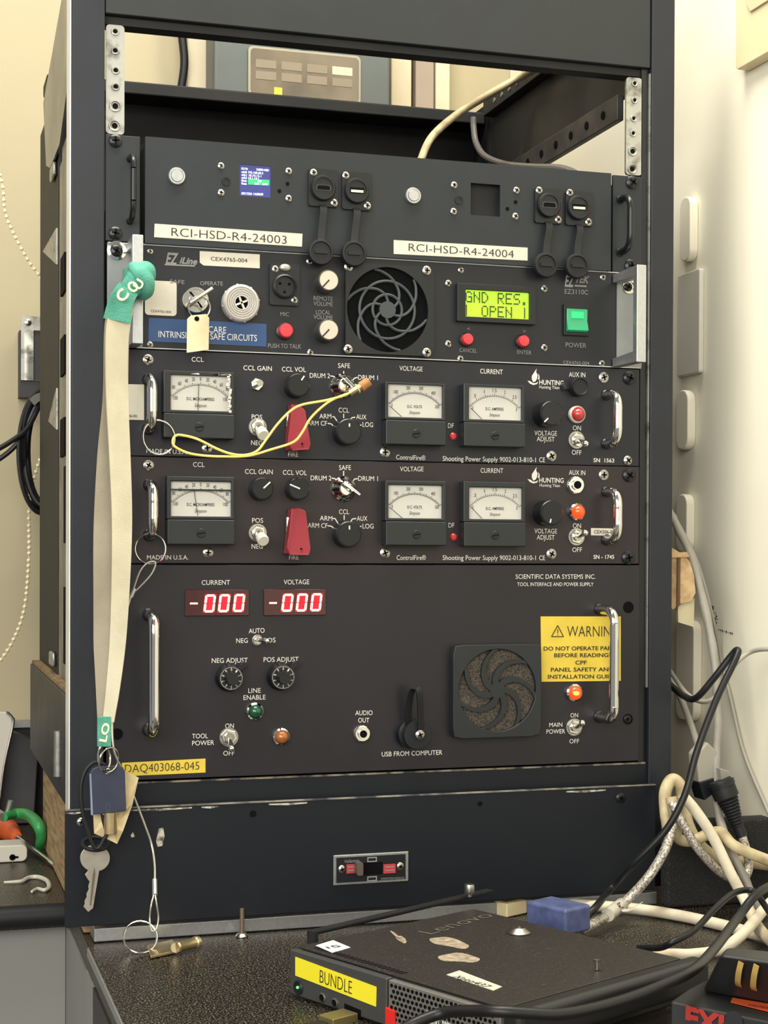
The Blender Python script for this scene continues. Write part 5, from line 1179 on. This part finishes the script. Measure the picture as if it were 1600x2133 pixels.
# marks on the wall
b = MB(); rnd = random.Random(5)
for k in range(26):
    x, y = (1482 + k * .7 + rnd.uniform(-3, 3), 1262 + k * 2.0 + rnd.uniform(-3, 3)) if k < 18 else (1497 + (k - 18) * 4, 1312 + (k - 18) * 1.2)
    p = Xp(x, y, XW - .0003); s = rnd.uniform(.0008, .002)
    b.prism([p + Vector((0, -s, 0)), p + Vector((0, 0, -s * .6)), p + Vector((0, s, .3 * s)), p + Vector((0, 0, s))], (.0002, 0, 0))
b.build('wall_scratches', mat('grey_scratch', (96, 90, 80), 0.8), wr, smooth=False)
# torn cardboard wedged by the post
cb2 = thing('cardboard_scrap', 'torn brown cardboard wedged between the rack and the wall', 'cardboard')
m_card = mat('torn_cardboard', (192, 164, 124), 0.85, rgb2=(150, 120, 84), scale=90, bump=0.5, bscale=200)
def slab(pts, y, d, name, mt, par): return MB().prism(pxs(pts, y), (0, d, 0)).build(name, mt, par, smooth=False)
slab([(1393, 1150), (1400, 1144), (1412, 1152), (1412, 1262), (1402, 1270), (1394, 1262)], .016, .02, 'layer', m_card, cb2)
slab([(1412, 1150), (1418, 1156), (1416, 1262), (1411, 1266)], .014, .02, 'layer', mat('cardboard_core', (92, 70, 50), 0.9), cb2)
slab([(1388, 1146), (1402, 1142), (1418, 1152), (1432, 1150), (1436, 1160), (1398, 1162)], .013, .012, 'torn_edge', m_card, cb2)
slab([(1416, 1156), (1428, 1158), (1438, 1172), (1446, 1200), (1449, 1235), (1440, 1252), (1417, 1258)], .016, .016, 'layer', m_card, cb2)
slab([(1412, 1262), (1447, 1246), (1445, 1306), (1413, 1296)], .024, .004, 'plastic_piece', mat('yellowed_plastic', (206, 196, 160), 0.25, coat=0.3), cb2)
# ------------------------------------------------------------------ cables in the gap on the right
m_grey = mat('grey_ribbed_sheath', (138, 134, 124), 0.5, var=0.06, scale=100)
m_lgrey = mat('light_grey_sheath', (150, 146, 134), 0.5)
m_wcab = mat('white_cable_sheath', (214, 206, 184), 0.5, rgb2=(188, 176, 150), scale=40)
def braid(name):
    m = mat(name, (214, 208, 196), 0.35, metal=0.55, bump=0.6, bscale=900, rgb2=(136, 128, 118), scale=520, thr=(0.45, 0.6)); return m
m_braid = braid('braided_screen')
def cable(pts, r, mt, label, name='cable', seg=16, cat='cable', rf=None):
    return tag(MB().tube([Vector(p) for p in pts], rf or r, seg).build(name, mt), label, cat)
cable(pxs([(1392, 1060, .06), (1410, 1096, .045), (1442, 1165, .03), (1474, 1290, .01), (1490, 1390, -.005), (1496, 1500, -.015), (1491, 1600, -.025), (1496, 1690, -.03), (1520, 1765, -.058), (1552, 1830, -.072), (1585, 1905, -.085)], 0), .0040, m_grey, 'light grey ribbed cable falling from behind the rack along the wall', rf=lambda f: .0038 + .00035 * math.sin(f * 420))
cable(pxs([(1396, 1062, .10), (1414, 1092, .085), (1452, 1170, .07), (1482, 1275, .06)], 0) + [Xp(x, y, XW - .004) for x, y in ((1502, 1372), (1522, 1455), (1550, 1570), (1600, 1690), (1650, 1800))], .0017, m_lgrey, 'thin grey wire running close to the ribbed cable')
cable([Hz(1790, 1960, Z0 + .003)] + pxs([(1790, 1720, -.12), (1740, 1420, -.1), (1660, 1358, -.07), (1600, 1352, -.05), (1560, 1360, -.03), (1525, 1392, -.032), (1498, 1445, -.032), (1466, 1462, -.02), (1430, 1444, .015), (1394, 1395, .06)], 0), .0022, m_lgrey, 'pale grey cable looping out to the right edge at mid height')
pcz = Z0 + 0.0345
vg = Hz(1224, 1908, Z0 + .022)
cable(pxs([(1380, 1415, .08), (1400, 1430, .04), (1425, 1450, .005), (1450, 1454, -.04), (1488, 1412, -.056), (1522, 1368, -.064), (1536, 1354, -.07), (1533, 1372, -.076), (1492, 1458, -.082), (1452, 1565, -.086), (1427, 1655, -.088), (1388, 1728, -.084), (1322, 1798, -.07), (1272, 1852, -.045)], 0) + [Hz(1244, 1886, Z0 + .028), vg], .0031, m_blkcab, 'thick black cable looped high by the wall and down to the blue plug')
cable(pxs([(1388, 1400, .09), (1412, 1440, .075), (1436, 1500, .045), (1456, 1560, .008), (1470, 1600, -.02)], 0), .0032, m_lgrey, 'grey cable ending in the grey plug by the wall')
gp = thing('power_plug', 'grey plug block hanging by the wall on a grey cable', 'plug')
P = pxs([(1452, 1572), (1474, 1545), (1496, 1566), (1500, 1640), (1478, 1655), (1456, 1630)], -.026)
MB().prism(P, (0, .018, 0)).build('plug_body', m_lgrey, gp, bevel=0.002)
MB().prism(pxs([(1456, 1630), (1496, 1618), (1505, 1640), (1468, 1668)], -.028), (0, .02, 0)).build('plug_collar', m_black, gp, bevel=0.001)
bk = thing('cable_connector', 'black ribbed connector hanging beside the grey plug', 'connector')
a, c = A(1500, 1625, -.036), A(1546, 1742, -.045); L = (c - a).length
prof = [(0.010, 0), (0.0115, .004), (0.0115, L * .3)]
for k in range(9): t = L * (.34 + .055 * k); r_ = .0098 - .00055 * k; prof += [(r_ * .9, t), (r_, t + .0006), (r_, t + .0018), (r_ * .9, t + .0024)]
prof += [(0.0052, L)]
MB().lathe(a, prof, axis=c - a, seg=24).build('shell', m_rubber, bk)
MB().lathe(a, [(0.0122, .002), (0.0122, .006)], axis=c - a, seg=24).build('collar', m_black, bk)
MB().prism(pxs([(1500, 1600), (1520, 1606), (1530, 1632), (1505, 1640)], -.036), (0, .012, 0)).build('strain_tab', m_grey, bk, bevel=0.001)
cable(pxs([(1545, 1740, -.045), (1556, 1775, -.046), (1560, 1805, -.046), (1552, 1826, -.049), (1530, 1832, -.054), (1495, 1812, -.062), (1450, 1762, -.068), (1415, 1700, -.064), (1400, 1672, -.058)], 0), .0040, m_braid, 'silver braided cable drooping from the black connector')
cable(pxs([(1408, 1690, -.056), (1399, 1730, -.06), (1383, 1775, -.062), (1350, 1828, -.058), (1300, 1880, -.05)], 0) + [Hz(1252, 1915, Z0 + .012), Hz(1210, 1938, Z0 + .008)], .0042, m_braid, 'silver braided cable with white tag running down to the computer')
tg = thing('cable_tag', 'white printed tag wrapped round the braided cable', 'tag')
p0 = A(1296, 1884, -.049); p1 = Hz(1266, 1906, Z0 + .0145)
MB().rod(p0, p1, .0058, .0058, 20).build('wrap', m_label, tg)
q0 = p0.lerp(p1, .5); MB().strip([q0 + Vector((.004, -.004, 0)), q0 + Vector((.012, -.006, .001)), q0 + Vector((.022, -.006, .006))], .011, .0004, (p1 - p0)).build('flap', m_label, tg)
b = MB(); u = (p0 - p1).normalized(); nn = (CAM - q0).normalized(); nn = (nn - u * nn.dot(u)).normalized(); up = nn.cross(u).normalized()
b.text('FC', None, None, 0, plane=(q0 - u * .004 + nn * .0062, q0 + u * .004 + nn * .0062, up, nn, .006), off=0, bold=.02)
b.build('lettering', m_ink, tg, smooth=False)
cable(pxs([(1392, 1725, -.04), (1387, 1690, -.035), (1386, 1650, -.03), (1400, 1624, -.028), (1418, 1638, -.03), (1424, 1680, -.030), (1436, 1725, -.034), (1462, 1765, -.036), (1505, 1792, -.035), (1560, 1796, -.031), (1640, 1812, -.030)], 0) + [Hz(1700, 1865, Z0 + .0065)], .0056, m_beige, 'thick beige cable folded over by the rack corner')
cable(pxs([(1398, 1660, -.045), (1408, 1710, -.05), (1412, 1745, -.052), (1440, 1752, -.055), (1475, 1738, -.055), (1502, 1734, -.053), (1530, 1762, -.076), (1600, 1792, -.078), (1650, 1806, -.078)], 0) + [Hz(1710, 1900, Z0 + .0065)], .0050, m_beige, 'second beige cable crossing below the braided one')
cable(pxs([(1420, 1655, -.068), (1450, 1690, -.074), (1486, 1745, -.078), (1520, 1815, -.084), (1550, 1872, -.092)], 0) + [Hz(1582, 1935, Z0 + .012), Hz(1640, 1990, Z0 + .008)], .0048, m_wcab, 'white cable descending to the charger')
zc3 = Z0 + .0058
cable([Hz(x, y, zc3) for x, y in ((1085, 1882), (1140, 1880), (1230, 1886), (1330, 1894), (1420, 1908), (1500, 1926), (1560, 1942), (1650, 1966))], .0050, m_wcab, 'white cable lying across the counter behind the computer')
cable([Hz(x, y, zc3 + z) for x, y, z in ((1345, 1998, 0), (1395, 1988, .001), (1440, 1988, 0), (1500, 1978, 0), (1548, 1945, .011), (1600, 1885, .02), (1650, 1840, .02))], .0045, m_wcab, 'cream cable curving round behind the computer corner')
cable([Hz(x, y, Z0 + z) for x, y, z in ((1330, 1975, .012), (1375, 1974, .018), (1402, 1962, .026), (1446, 1938, .03), (1490, 1892, .04), (1530, 1860, .045), (1568, 1856, .045), (1592, 1884, .04), (1640, 1960, .03))], .0026, m_blkcab, 'thin black lead bending from the computer corner to the right')
cable([Hz(x, y, Z0 + z) for x, y, z in ((800, 2170, .03), (860, 2133, .040), (930, 2109, .046), (1020, 2106, .056), (1100, 2111, .055), (1178, 2112, .052), (1287, 2087, .049), (1381, 2052, .050), (1444, 2021, .050), (1490, 1974, .044), (1537, 1912, .038), (1580, 1860, .05), (1640, 1830, .05))], .0036, m_blkcab, 'long black cable sweeping along the front of the computer')
# foam block
fo = MB().box((A(1389, 1850, -.02).x, -.02, Z0 + .0005), (XW - .004, -.0045, A(1400, 1712, -.02).z))
tag(fo.build('foam_block', mat('black_speckled_foam', (20, 20, 21), 0.9, rgb2=(110, 106, 98), scale=1100, thr=(0.60, 0.72), bump=0.5, bscale=700), bevel=0.004), 'black speckled foam block in the corner by the wall', 'foam')
# levelling bolt
lb = thing('levelling_bolt', 'rusty levelling bolt standing on the counter below the kick plate', 'bolt')
P = Hz(504, 1952, Z0)
MB().lathe((P.x, P.y, Z0 + .0004), [(.0055, 0), (.0055, .001), (.0035, .003)], axis=(0, 0, 1), seg=20).build('foot', m_steel, lb)
MB().rod((P.x, P.y, Z0 + .003), (P.x, P.y, Z0 + .024), .0019).build('shank', mat('rusty_steel', (120, 104, 88), 0.5, metal=0.6), lb)
# ------------------------------------------------------------------ small computer
pz = Z0 + .0345
FL, FR, RR = Hz(608, 1977, pz), Hz(1040, 2107, pz), Hz(1374, 1988, pz)
ex = (FR - FL); ex.z = 0; LX = ex.length; ex.normalize()
ey = Vector((-ex.y, ex.x, 0)); LY = (RR - FR).dot(ey)
pc = thing('mini_computer', 'small flat black desktop computer with yellow BUNDLE label', 'computer')
m_pc = mat('dusty_black_metal', (36, 32, 30), 0.5, rgb2=(116, 104, 90), scale=800, thr=(0.60, 0.88), bump=0.1, bscale=900)
m_pcb = mat('matt_black_plastic', (30, 31, 32), 0.42)
def loc(u, v, z=0.0): return FL + ex * u + ey * v + Vector((0, 0, z))
def pbox(u0, u1, v0, v1, z0, z1, m=None): return (m or MB()).prism([loc(u0, v0, z0), loc(u1, v0, z0), loc(u1, v1, z0), loc(u0, v1, z0)], (0, 0, z1 - z0))
pbox(0.002, LX - .002, .004, LY, -.032, -.0005).build('chassis', m_pcb, pc, bevel=0.002)
pbox(0, LX - .001, .006, LY - .001, -.0004, .0012).build('lid', m_pc, pc, bevel=0.0006)
pbox(LX - .001, LX + .016, .002, LY + .012, -.021, .0022).build('side_skirt', m_pcb, pc, bevel=0.0055, seg=4)
fp0 = loc(0, -.001); 
def fpx(x, y, off=0.0): return on_plane(x, y, fp0 - ey * off, ey)
usplit = (fpx(805, 2090) - FL).dot(ex)
pbox(-.001, usplit, -.001, .005, -.0325, 0).build('front_bezel', mat('dark_grey_bezel', (58, 59, 58), 0.45), pc, bevel=0.0012)
m_gr = mat('perforated_grille', (150, 148, 142), 0.4, metal=0.7)
pbox(usplit + .001, LX + .001, 0.0, .005, -.0315, -.001).build('grille', m_gr, pc, bevel=0.0006)
b = MB(); k = 0
for i in range(26):
    for j in range(7):
        u = usplit + .0042 + i * .0041 + (.002 if j % 2 else 0); z = -.0042 - j * .0037
        if u < LX - .002: b.rod(loc(u, -.0004, z), loc(u, .001, z), .0014, seg=6)
b.build('grille_perforation', m_hole, pc, smooth=False)
P = [fpx(x, y, .0006) for x, y in ((615, 1993), (784, 2056), (783, 2097), (615, 2032))]
s = MB().prism(P, ey * .0004).build('label_sticker', mat('bright_yellow_tape', (226, 214, 44), 0.4), pc, smooth=False)
b = MB(); a, c = fpx(666, 2033, .0009), fpx(733, 2058, .0009); b.text('BUNDLE', None, None, 0, plane=(a, c, Vector((0, 0, 1)), -ey, .0092), off=0, bold=-0.012); b.build('lettering', m_ink, s, smooth=False)
P = fpx(622, 2057)
o = MB().lathe(P + ey * .0008, [(.0052, 0), (.0052, .0014), (.0046, .002), (.0002, .0012)], axis=-ey, seg=28).build('power_button', m_black, pc)
MB().ball(P - ey * .001 + Vector((0, 0, .0002)), .0010).build('power_light', mat('green_led', (120, 255, 140), 0.3, emit=2.0, ergb=(80, 255, 110)), o)
for x, y in ((672, 2078), (698, 2089)):
    o = MB().lathe(fpx(x, y) + ey * .0006, [(.0036, 0), (.0036, .0012), (.0026, .0016), (.0024, .0004)], axis=-ey, seg=22).build('audio_jack', m_steel, pc)
    MB().lathe(fpx(x, y) + ey * .0006, [(.0024, 0), (.0024, .0011)], axis=-ey, seg=18).build('jack_hole', m_hole, o)
P0, P1 = fpx(718, 2090), fpx(752, 2104)
MB().prism([P0 - ey * .0003, P1 - ey * .0003, P1 - ey * .0003 - Vector((0, 0, .006)), P0 - ey * .0003 - Vector((0, 0, .006))], ey * .0008).build('usb_port', m_hole, pc)
P = [fpx(x, y, .001) for x, y in ((802, 2098), (821, 2106), (821, 2150), (802, 2142))]
MB().prism(P, ey * .003).build('red_tab', mat('bright_red_plastic', (206, 40, 36), 0.35), pc, bevel=0.0005)
b = MB(); a, c = fpx(888, 2118, .0015), fpx(944, 2139, .0015); b.text('ThinkCentre', None, None, 0, plane=(a, c, Vector((0, 0, 1)), -ey, .008), off=0, bold=.02); b.build('logo_print', m_print, pc, smooth=False)
b = MB()
for k in range(22):
    f = k / 21; u = .012 + f * (usplit - .012)
    b.prism([loc(u, .010, .0013), loc(u + .0014, .010, .0013), loc(u + .0035, .016, .0013), loc(u + .0021, .016, .0013)], (0, 0, .0002))
b.build('vent_slots', m_hole, pc, smooth=False)
ttop = .0014
b = MB(); a, c = Hz(884, 1944, pz + ttop), Hz(1016, 1905, pz + ttop); u = (c - a).normalized()
b.text('Lenovo', None, None, 0, plane=(a, c, -ex, Vector((0, 0, 1)), .014), off=0.0002); b.build('embossed_logo', mat('embossed_black', (92, 86, 78), 0.4), pc, smooth=False)
P = [Hz(x, y, pz + ttop) for x, y in ((658, 1970), (694, 1959), (730, 1974), (692, 1985))]
s = MB().prism(P, (0, 0, .0003)).build('white_sticker', mat('pale_blue_sticker', (214, 216, 214), 0.4), pc, smooth=False)
b = MB(); a, c = Hz(680, 1974, pz + .0018), Hz(708, 1970, pz + .0018); b.text('i5', None, None, 0, plane=(a, c, ey, Vector((0, 0, 1)), .006), off=0.0001); b.build('lettering', m_ink, s, smooth=False)
P = [Hz(x, y, pz + ttop) for x, y in ((930, 2031), (957, 2022), (1046, 2056), (1028, 2064))]
s = MB().prism(P, (0, 0, .0003)).build('paper_label', m_label, pc, smooth=False)
b = MB(); a, c = Hz(948, 2033, pz + .0018), Hz(1020, 2056, pz + .0018); b.text('Xpto437', None, None, 0, plane=(a, c, ey, Vector((0, 0, 1)), .006), off=0.0001, shear=.15); b.build('lettering', m_ink, s, smooth=False)
m_scuff = mat('pale_scuff', (166, 152, 128), 0.7, rgb2=(110, 100, 86), scale=200)
for x, y, rx, ry, an in ((936, 1964, 42, 9, .18), (956, 1996, 44, 9, .05), (836, 1957, 12, 5, .5), (824, 1948, 14, 2, .7)):
    MB().prism([Hz(x + rx * math.cos(t) * math.cos(an) - ry * math.sin(t) * math.sin(an) * (1 + .3 * math.sin(5 * t)), y + rx * math.cos(t) * math.sin(an) + ry * math.sin(t) * (1 + .25 * math.sin(3 * t)), pz + ttop) for t in [2 * PI * k / 22 for k in range(22)]], (0, 0, .00015)).build('scuff_mark', m_scuff, pc, smooth=False)
B0, B1 = Hz(655, 1945, pz + .004), Hz(1028, 1857, pz + .004); bd = (B1 - B0); bd.z = 0; BL = bd.length; bd.normalize(); bn = Vector((-bd.y, bd.x, 0))
m = MB().prism([B0, B0 + bd * BL, B0 + bd * BL + bn * .008, B0 + bn * .008], (0, 0, .0012)); m.prism([B0 + bn * .0068, B0 + bd * BL + bn * .0068, B0 + bd * BL + bn * .008, B0 + bn * .008], (0, 0, -.0035)); m.prism([B0, B0 + bd * .004, B0 + bd * .004 + bn * .008, B0 + bn * .008], (0, 0, -.010))
m.build('side_rail', m_pcb, pc, smooth=False)
P = Hz(978, 1868, pz + .0054)
MB().lathe(P, [(.002, 0), (.002, .003), (.0042, .003), (.0044, .004), (.0044, .0095), (.004, .0105), (.0002, .0105)], axis=(0, 0, 1), seg=20).build('thumbscrew', m_steel, pc)
settle(pc, (FL.x, FL.y, Z0))
cw_ = tag(MB().lathe(Hz(1081, 1944, pz + .0015), [(.0088, 0), (.009, .001), (.0045, .0045), (.0032, .0045), (.003, .0008)], axis=(0, 0, 1), seg=30).build('cup_washer', m_steel), 'loose steel cup washer resting on the computer lid', 'washer')
P = Hz(1244, 2020, pz + .0018)
tag(MB().lathe(P, [(.0012, 0), (.0012, .006), (.0026, .0062), (.0028, .0072), (.0002, .0076)], axis=(0, 0, 1), seg=16).build('loose_screw', m_steel), 'tiny screw standing head up on the computer lid', 'screw')
us = thing('usb_plug', 'olive gold plug in the front socket of the computer', 'plug')
a = fpx(735, 2104) - ey * .0012; MB().obox(a - ey * .012 - Vector((0, 0, .004)), ex * .008, ey * .0115, Vector((0, 0, .0042))).build('plug_body', mat('olive_gold_plastic', (122, 112, 72), 0.35, metal=0.5), us, bevel=0.001)
MB().obox(a - ey * .034 - Vector((0, 0, .006)), ex * .0045, ey * .009, Vector((0, 0, .0036))).build('strain_relief', m_rubber, us, bevel=0.001)
vp = thing('video_plug', 'blue video plug on the back of the computer', 'plug')
vl = lambda x, y, z: Hz(x, y, z)
P = [Hz(x, y, Z0 + .034) for x, y in ((1085, 1902), (1128, 1882), (1196, 1897), (1198, 1914))]
P = [Hz(1092, 1905, Z0 + .033), Hz(1132, 1880, Z0 + .033), Hz(1192, 1893, Z0 + .033), Hz(1196, 1912, Z0 + .033)]
vc = Hz(1143, 1912, Z0 + .024) + ey * .012
MB().obox(vc, ex * .022, ey * .016, Vector((0, 0, .011))).build('plug_shell', mat('blue_plastic', (80, 90, 130), 0.45, rgb2=(60, 68, 104), scale=90), vp, bevel=0.003, seg=3)
MB().rod(vc + ey * .016 + ex * .006, vg + Vector((0, 0, 0)), .0065, .0045).build('strain_relief', m_rubber, vp)
for i, (x, y, k) in enumerate(((1060, 1876, 1.0), (1102, 1868, .75))):
    t = thing('network_plug', ('larger beige plug lying behind the computer rail', 'smaller beige plug lying behind the computer')[i], 'plug', group='beige plugs behind the computer')
    P = Hz(x, y, Z0 + .012)
    MB().obox((P.x, P.y, Z0 + .0065), ex * .010 * k, ey * .013 * k, (0, 0, .006)).build('plug_body', mat('beige_plug_%s' % 'ab'[i], (206, 192, 152), 0.5), t, bevel=0.001)
    MB().obox((P.x, P.y, Z0 + .0128), ex * .006 * k, ey * .009 * k, (0, 0, .0004)).build('contact_face', m_brass, t)
# ------------------------------------------------------------------ charger
cg = thing('battery_charger', 'black battery charger with two gold contacts at the near right corner', 'charger')
zb_ = Z0 + .030
base = [Hz(x, y, zb_) for x, y in ((1396, 2085), (1432, 2060), (1470, 2040), (1700, 2060), (1760, 2200), (1600, 2128))]
lowr = [Vector((p.x, p.y, Z0 + .0006)) + (Vector((-.006, -.010, 0)) if i in (0, 5) else Vector((0, 0, 0))) for i, p in enumerate(base)]
n = len(base)
MB().add(base + lowr, [tuple(range(n)), tuple(range(2 * n - 1, n - 1, -1))] + [(i, (i + 1) % n, n + (i + 1) % n, n + i) for i in range(n)]).build('base', m_pcb, cg, bevel=0.002)
cb_ = [Hz(x, y, zb_ + .0003) for x, y in ((1462, 2066), (1490, 2036), (1690, 2050), (1690, 2098), (1600, 2092))]
ct_ = [Hz(x, y, zb_ + .034) for x, y in ((1500, 1990), (1512, 1974), (1690, 1990), (1690, 2020), (1600, 2004))]
n = 5
cr = MB().add(cb_ + ct_, [tuple(range(n - 1, -1, -1)), tuple(range(n, 2 * n))] + [(i, (i + 1) % n, n + (i + 1) % n, n + i) for i in range(n)]).build('cradle', m_pcb, cg, bevel=0.003)
fn = (ct_[4] - cb_[0]).cross(cb_[4] - cb_[0]).normalized()
if fn.dot(CAM - cb_[0]) < 0: fn = -fn
for x, y0, y1 in ((1541, 2004, 2054), (1573, 2010, 2062)):
    a, c = on_plane(x + 3, y0, cb_[0] + fn * .002, fn), on_plane(x - 2, y1, cb_[0] + fn * .002, fn)
    MB().strip([a, a.lerp(c, .3) + fn * .003, a.lerp(c, .7) + fn * .003, c], .004, .0006, ex).build('contact', mat('gold_contact', (226, 190, 110), 0.35, metal=0.5), cg)
P = [Hz(x, y, zb_ + .0006) for x, y in ((1526, 2079), (1610, 2093), (1610, 2110), (1522, 2088))]
s = MB().prism(P, (0, 0, .0003)).build('orange_sticker', mat('orange_label', (206, 84, 44), 0.45), cg, smooth=False)
b = MB(); b.text('CAUTION', None, None, 0, plane=(Hz(1560, 2093, zb_ + .001), Hz(1606, 2101, zb_ + .001), Vector((0, 1, 0)), Vector((0, 0, 1)), .004), off=0.0001); b.build('lettering', m_ink, s, smooth=False)
fr_n = (base[5] - base[0]).cross(lowr[0] - base[0]).normalized()
if fr_n.dot(CAM - base[0]) < 0: fr_n = -fr_n
def onf(x, y): return on_plane(x, y, base[0] + fr_n * .0008, fr_n)
b = MB(); a, c = onf(1428, 2116), onf(1508, 2137); b.text('EXI', None, None, 0, plane=(a, c, Vector((0, 0, 1)), fr_n, .012), off=0, bold=.05); b.build('red_lettering', mat('red_paint', (160, 48, 42), 0.5), cg, smooth=False)
P = onf(1527, 2130); MB().lathe(P, [(.007, 0), (.007, .0006)], axis=fr_n, seg=28).build('round_badge', m_black, cg)
settle(cg, (base[0].x, base[0].y, Z0))
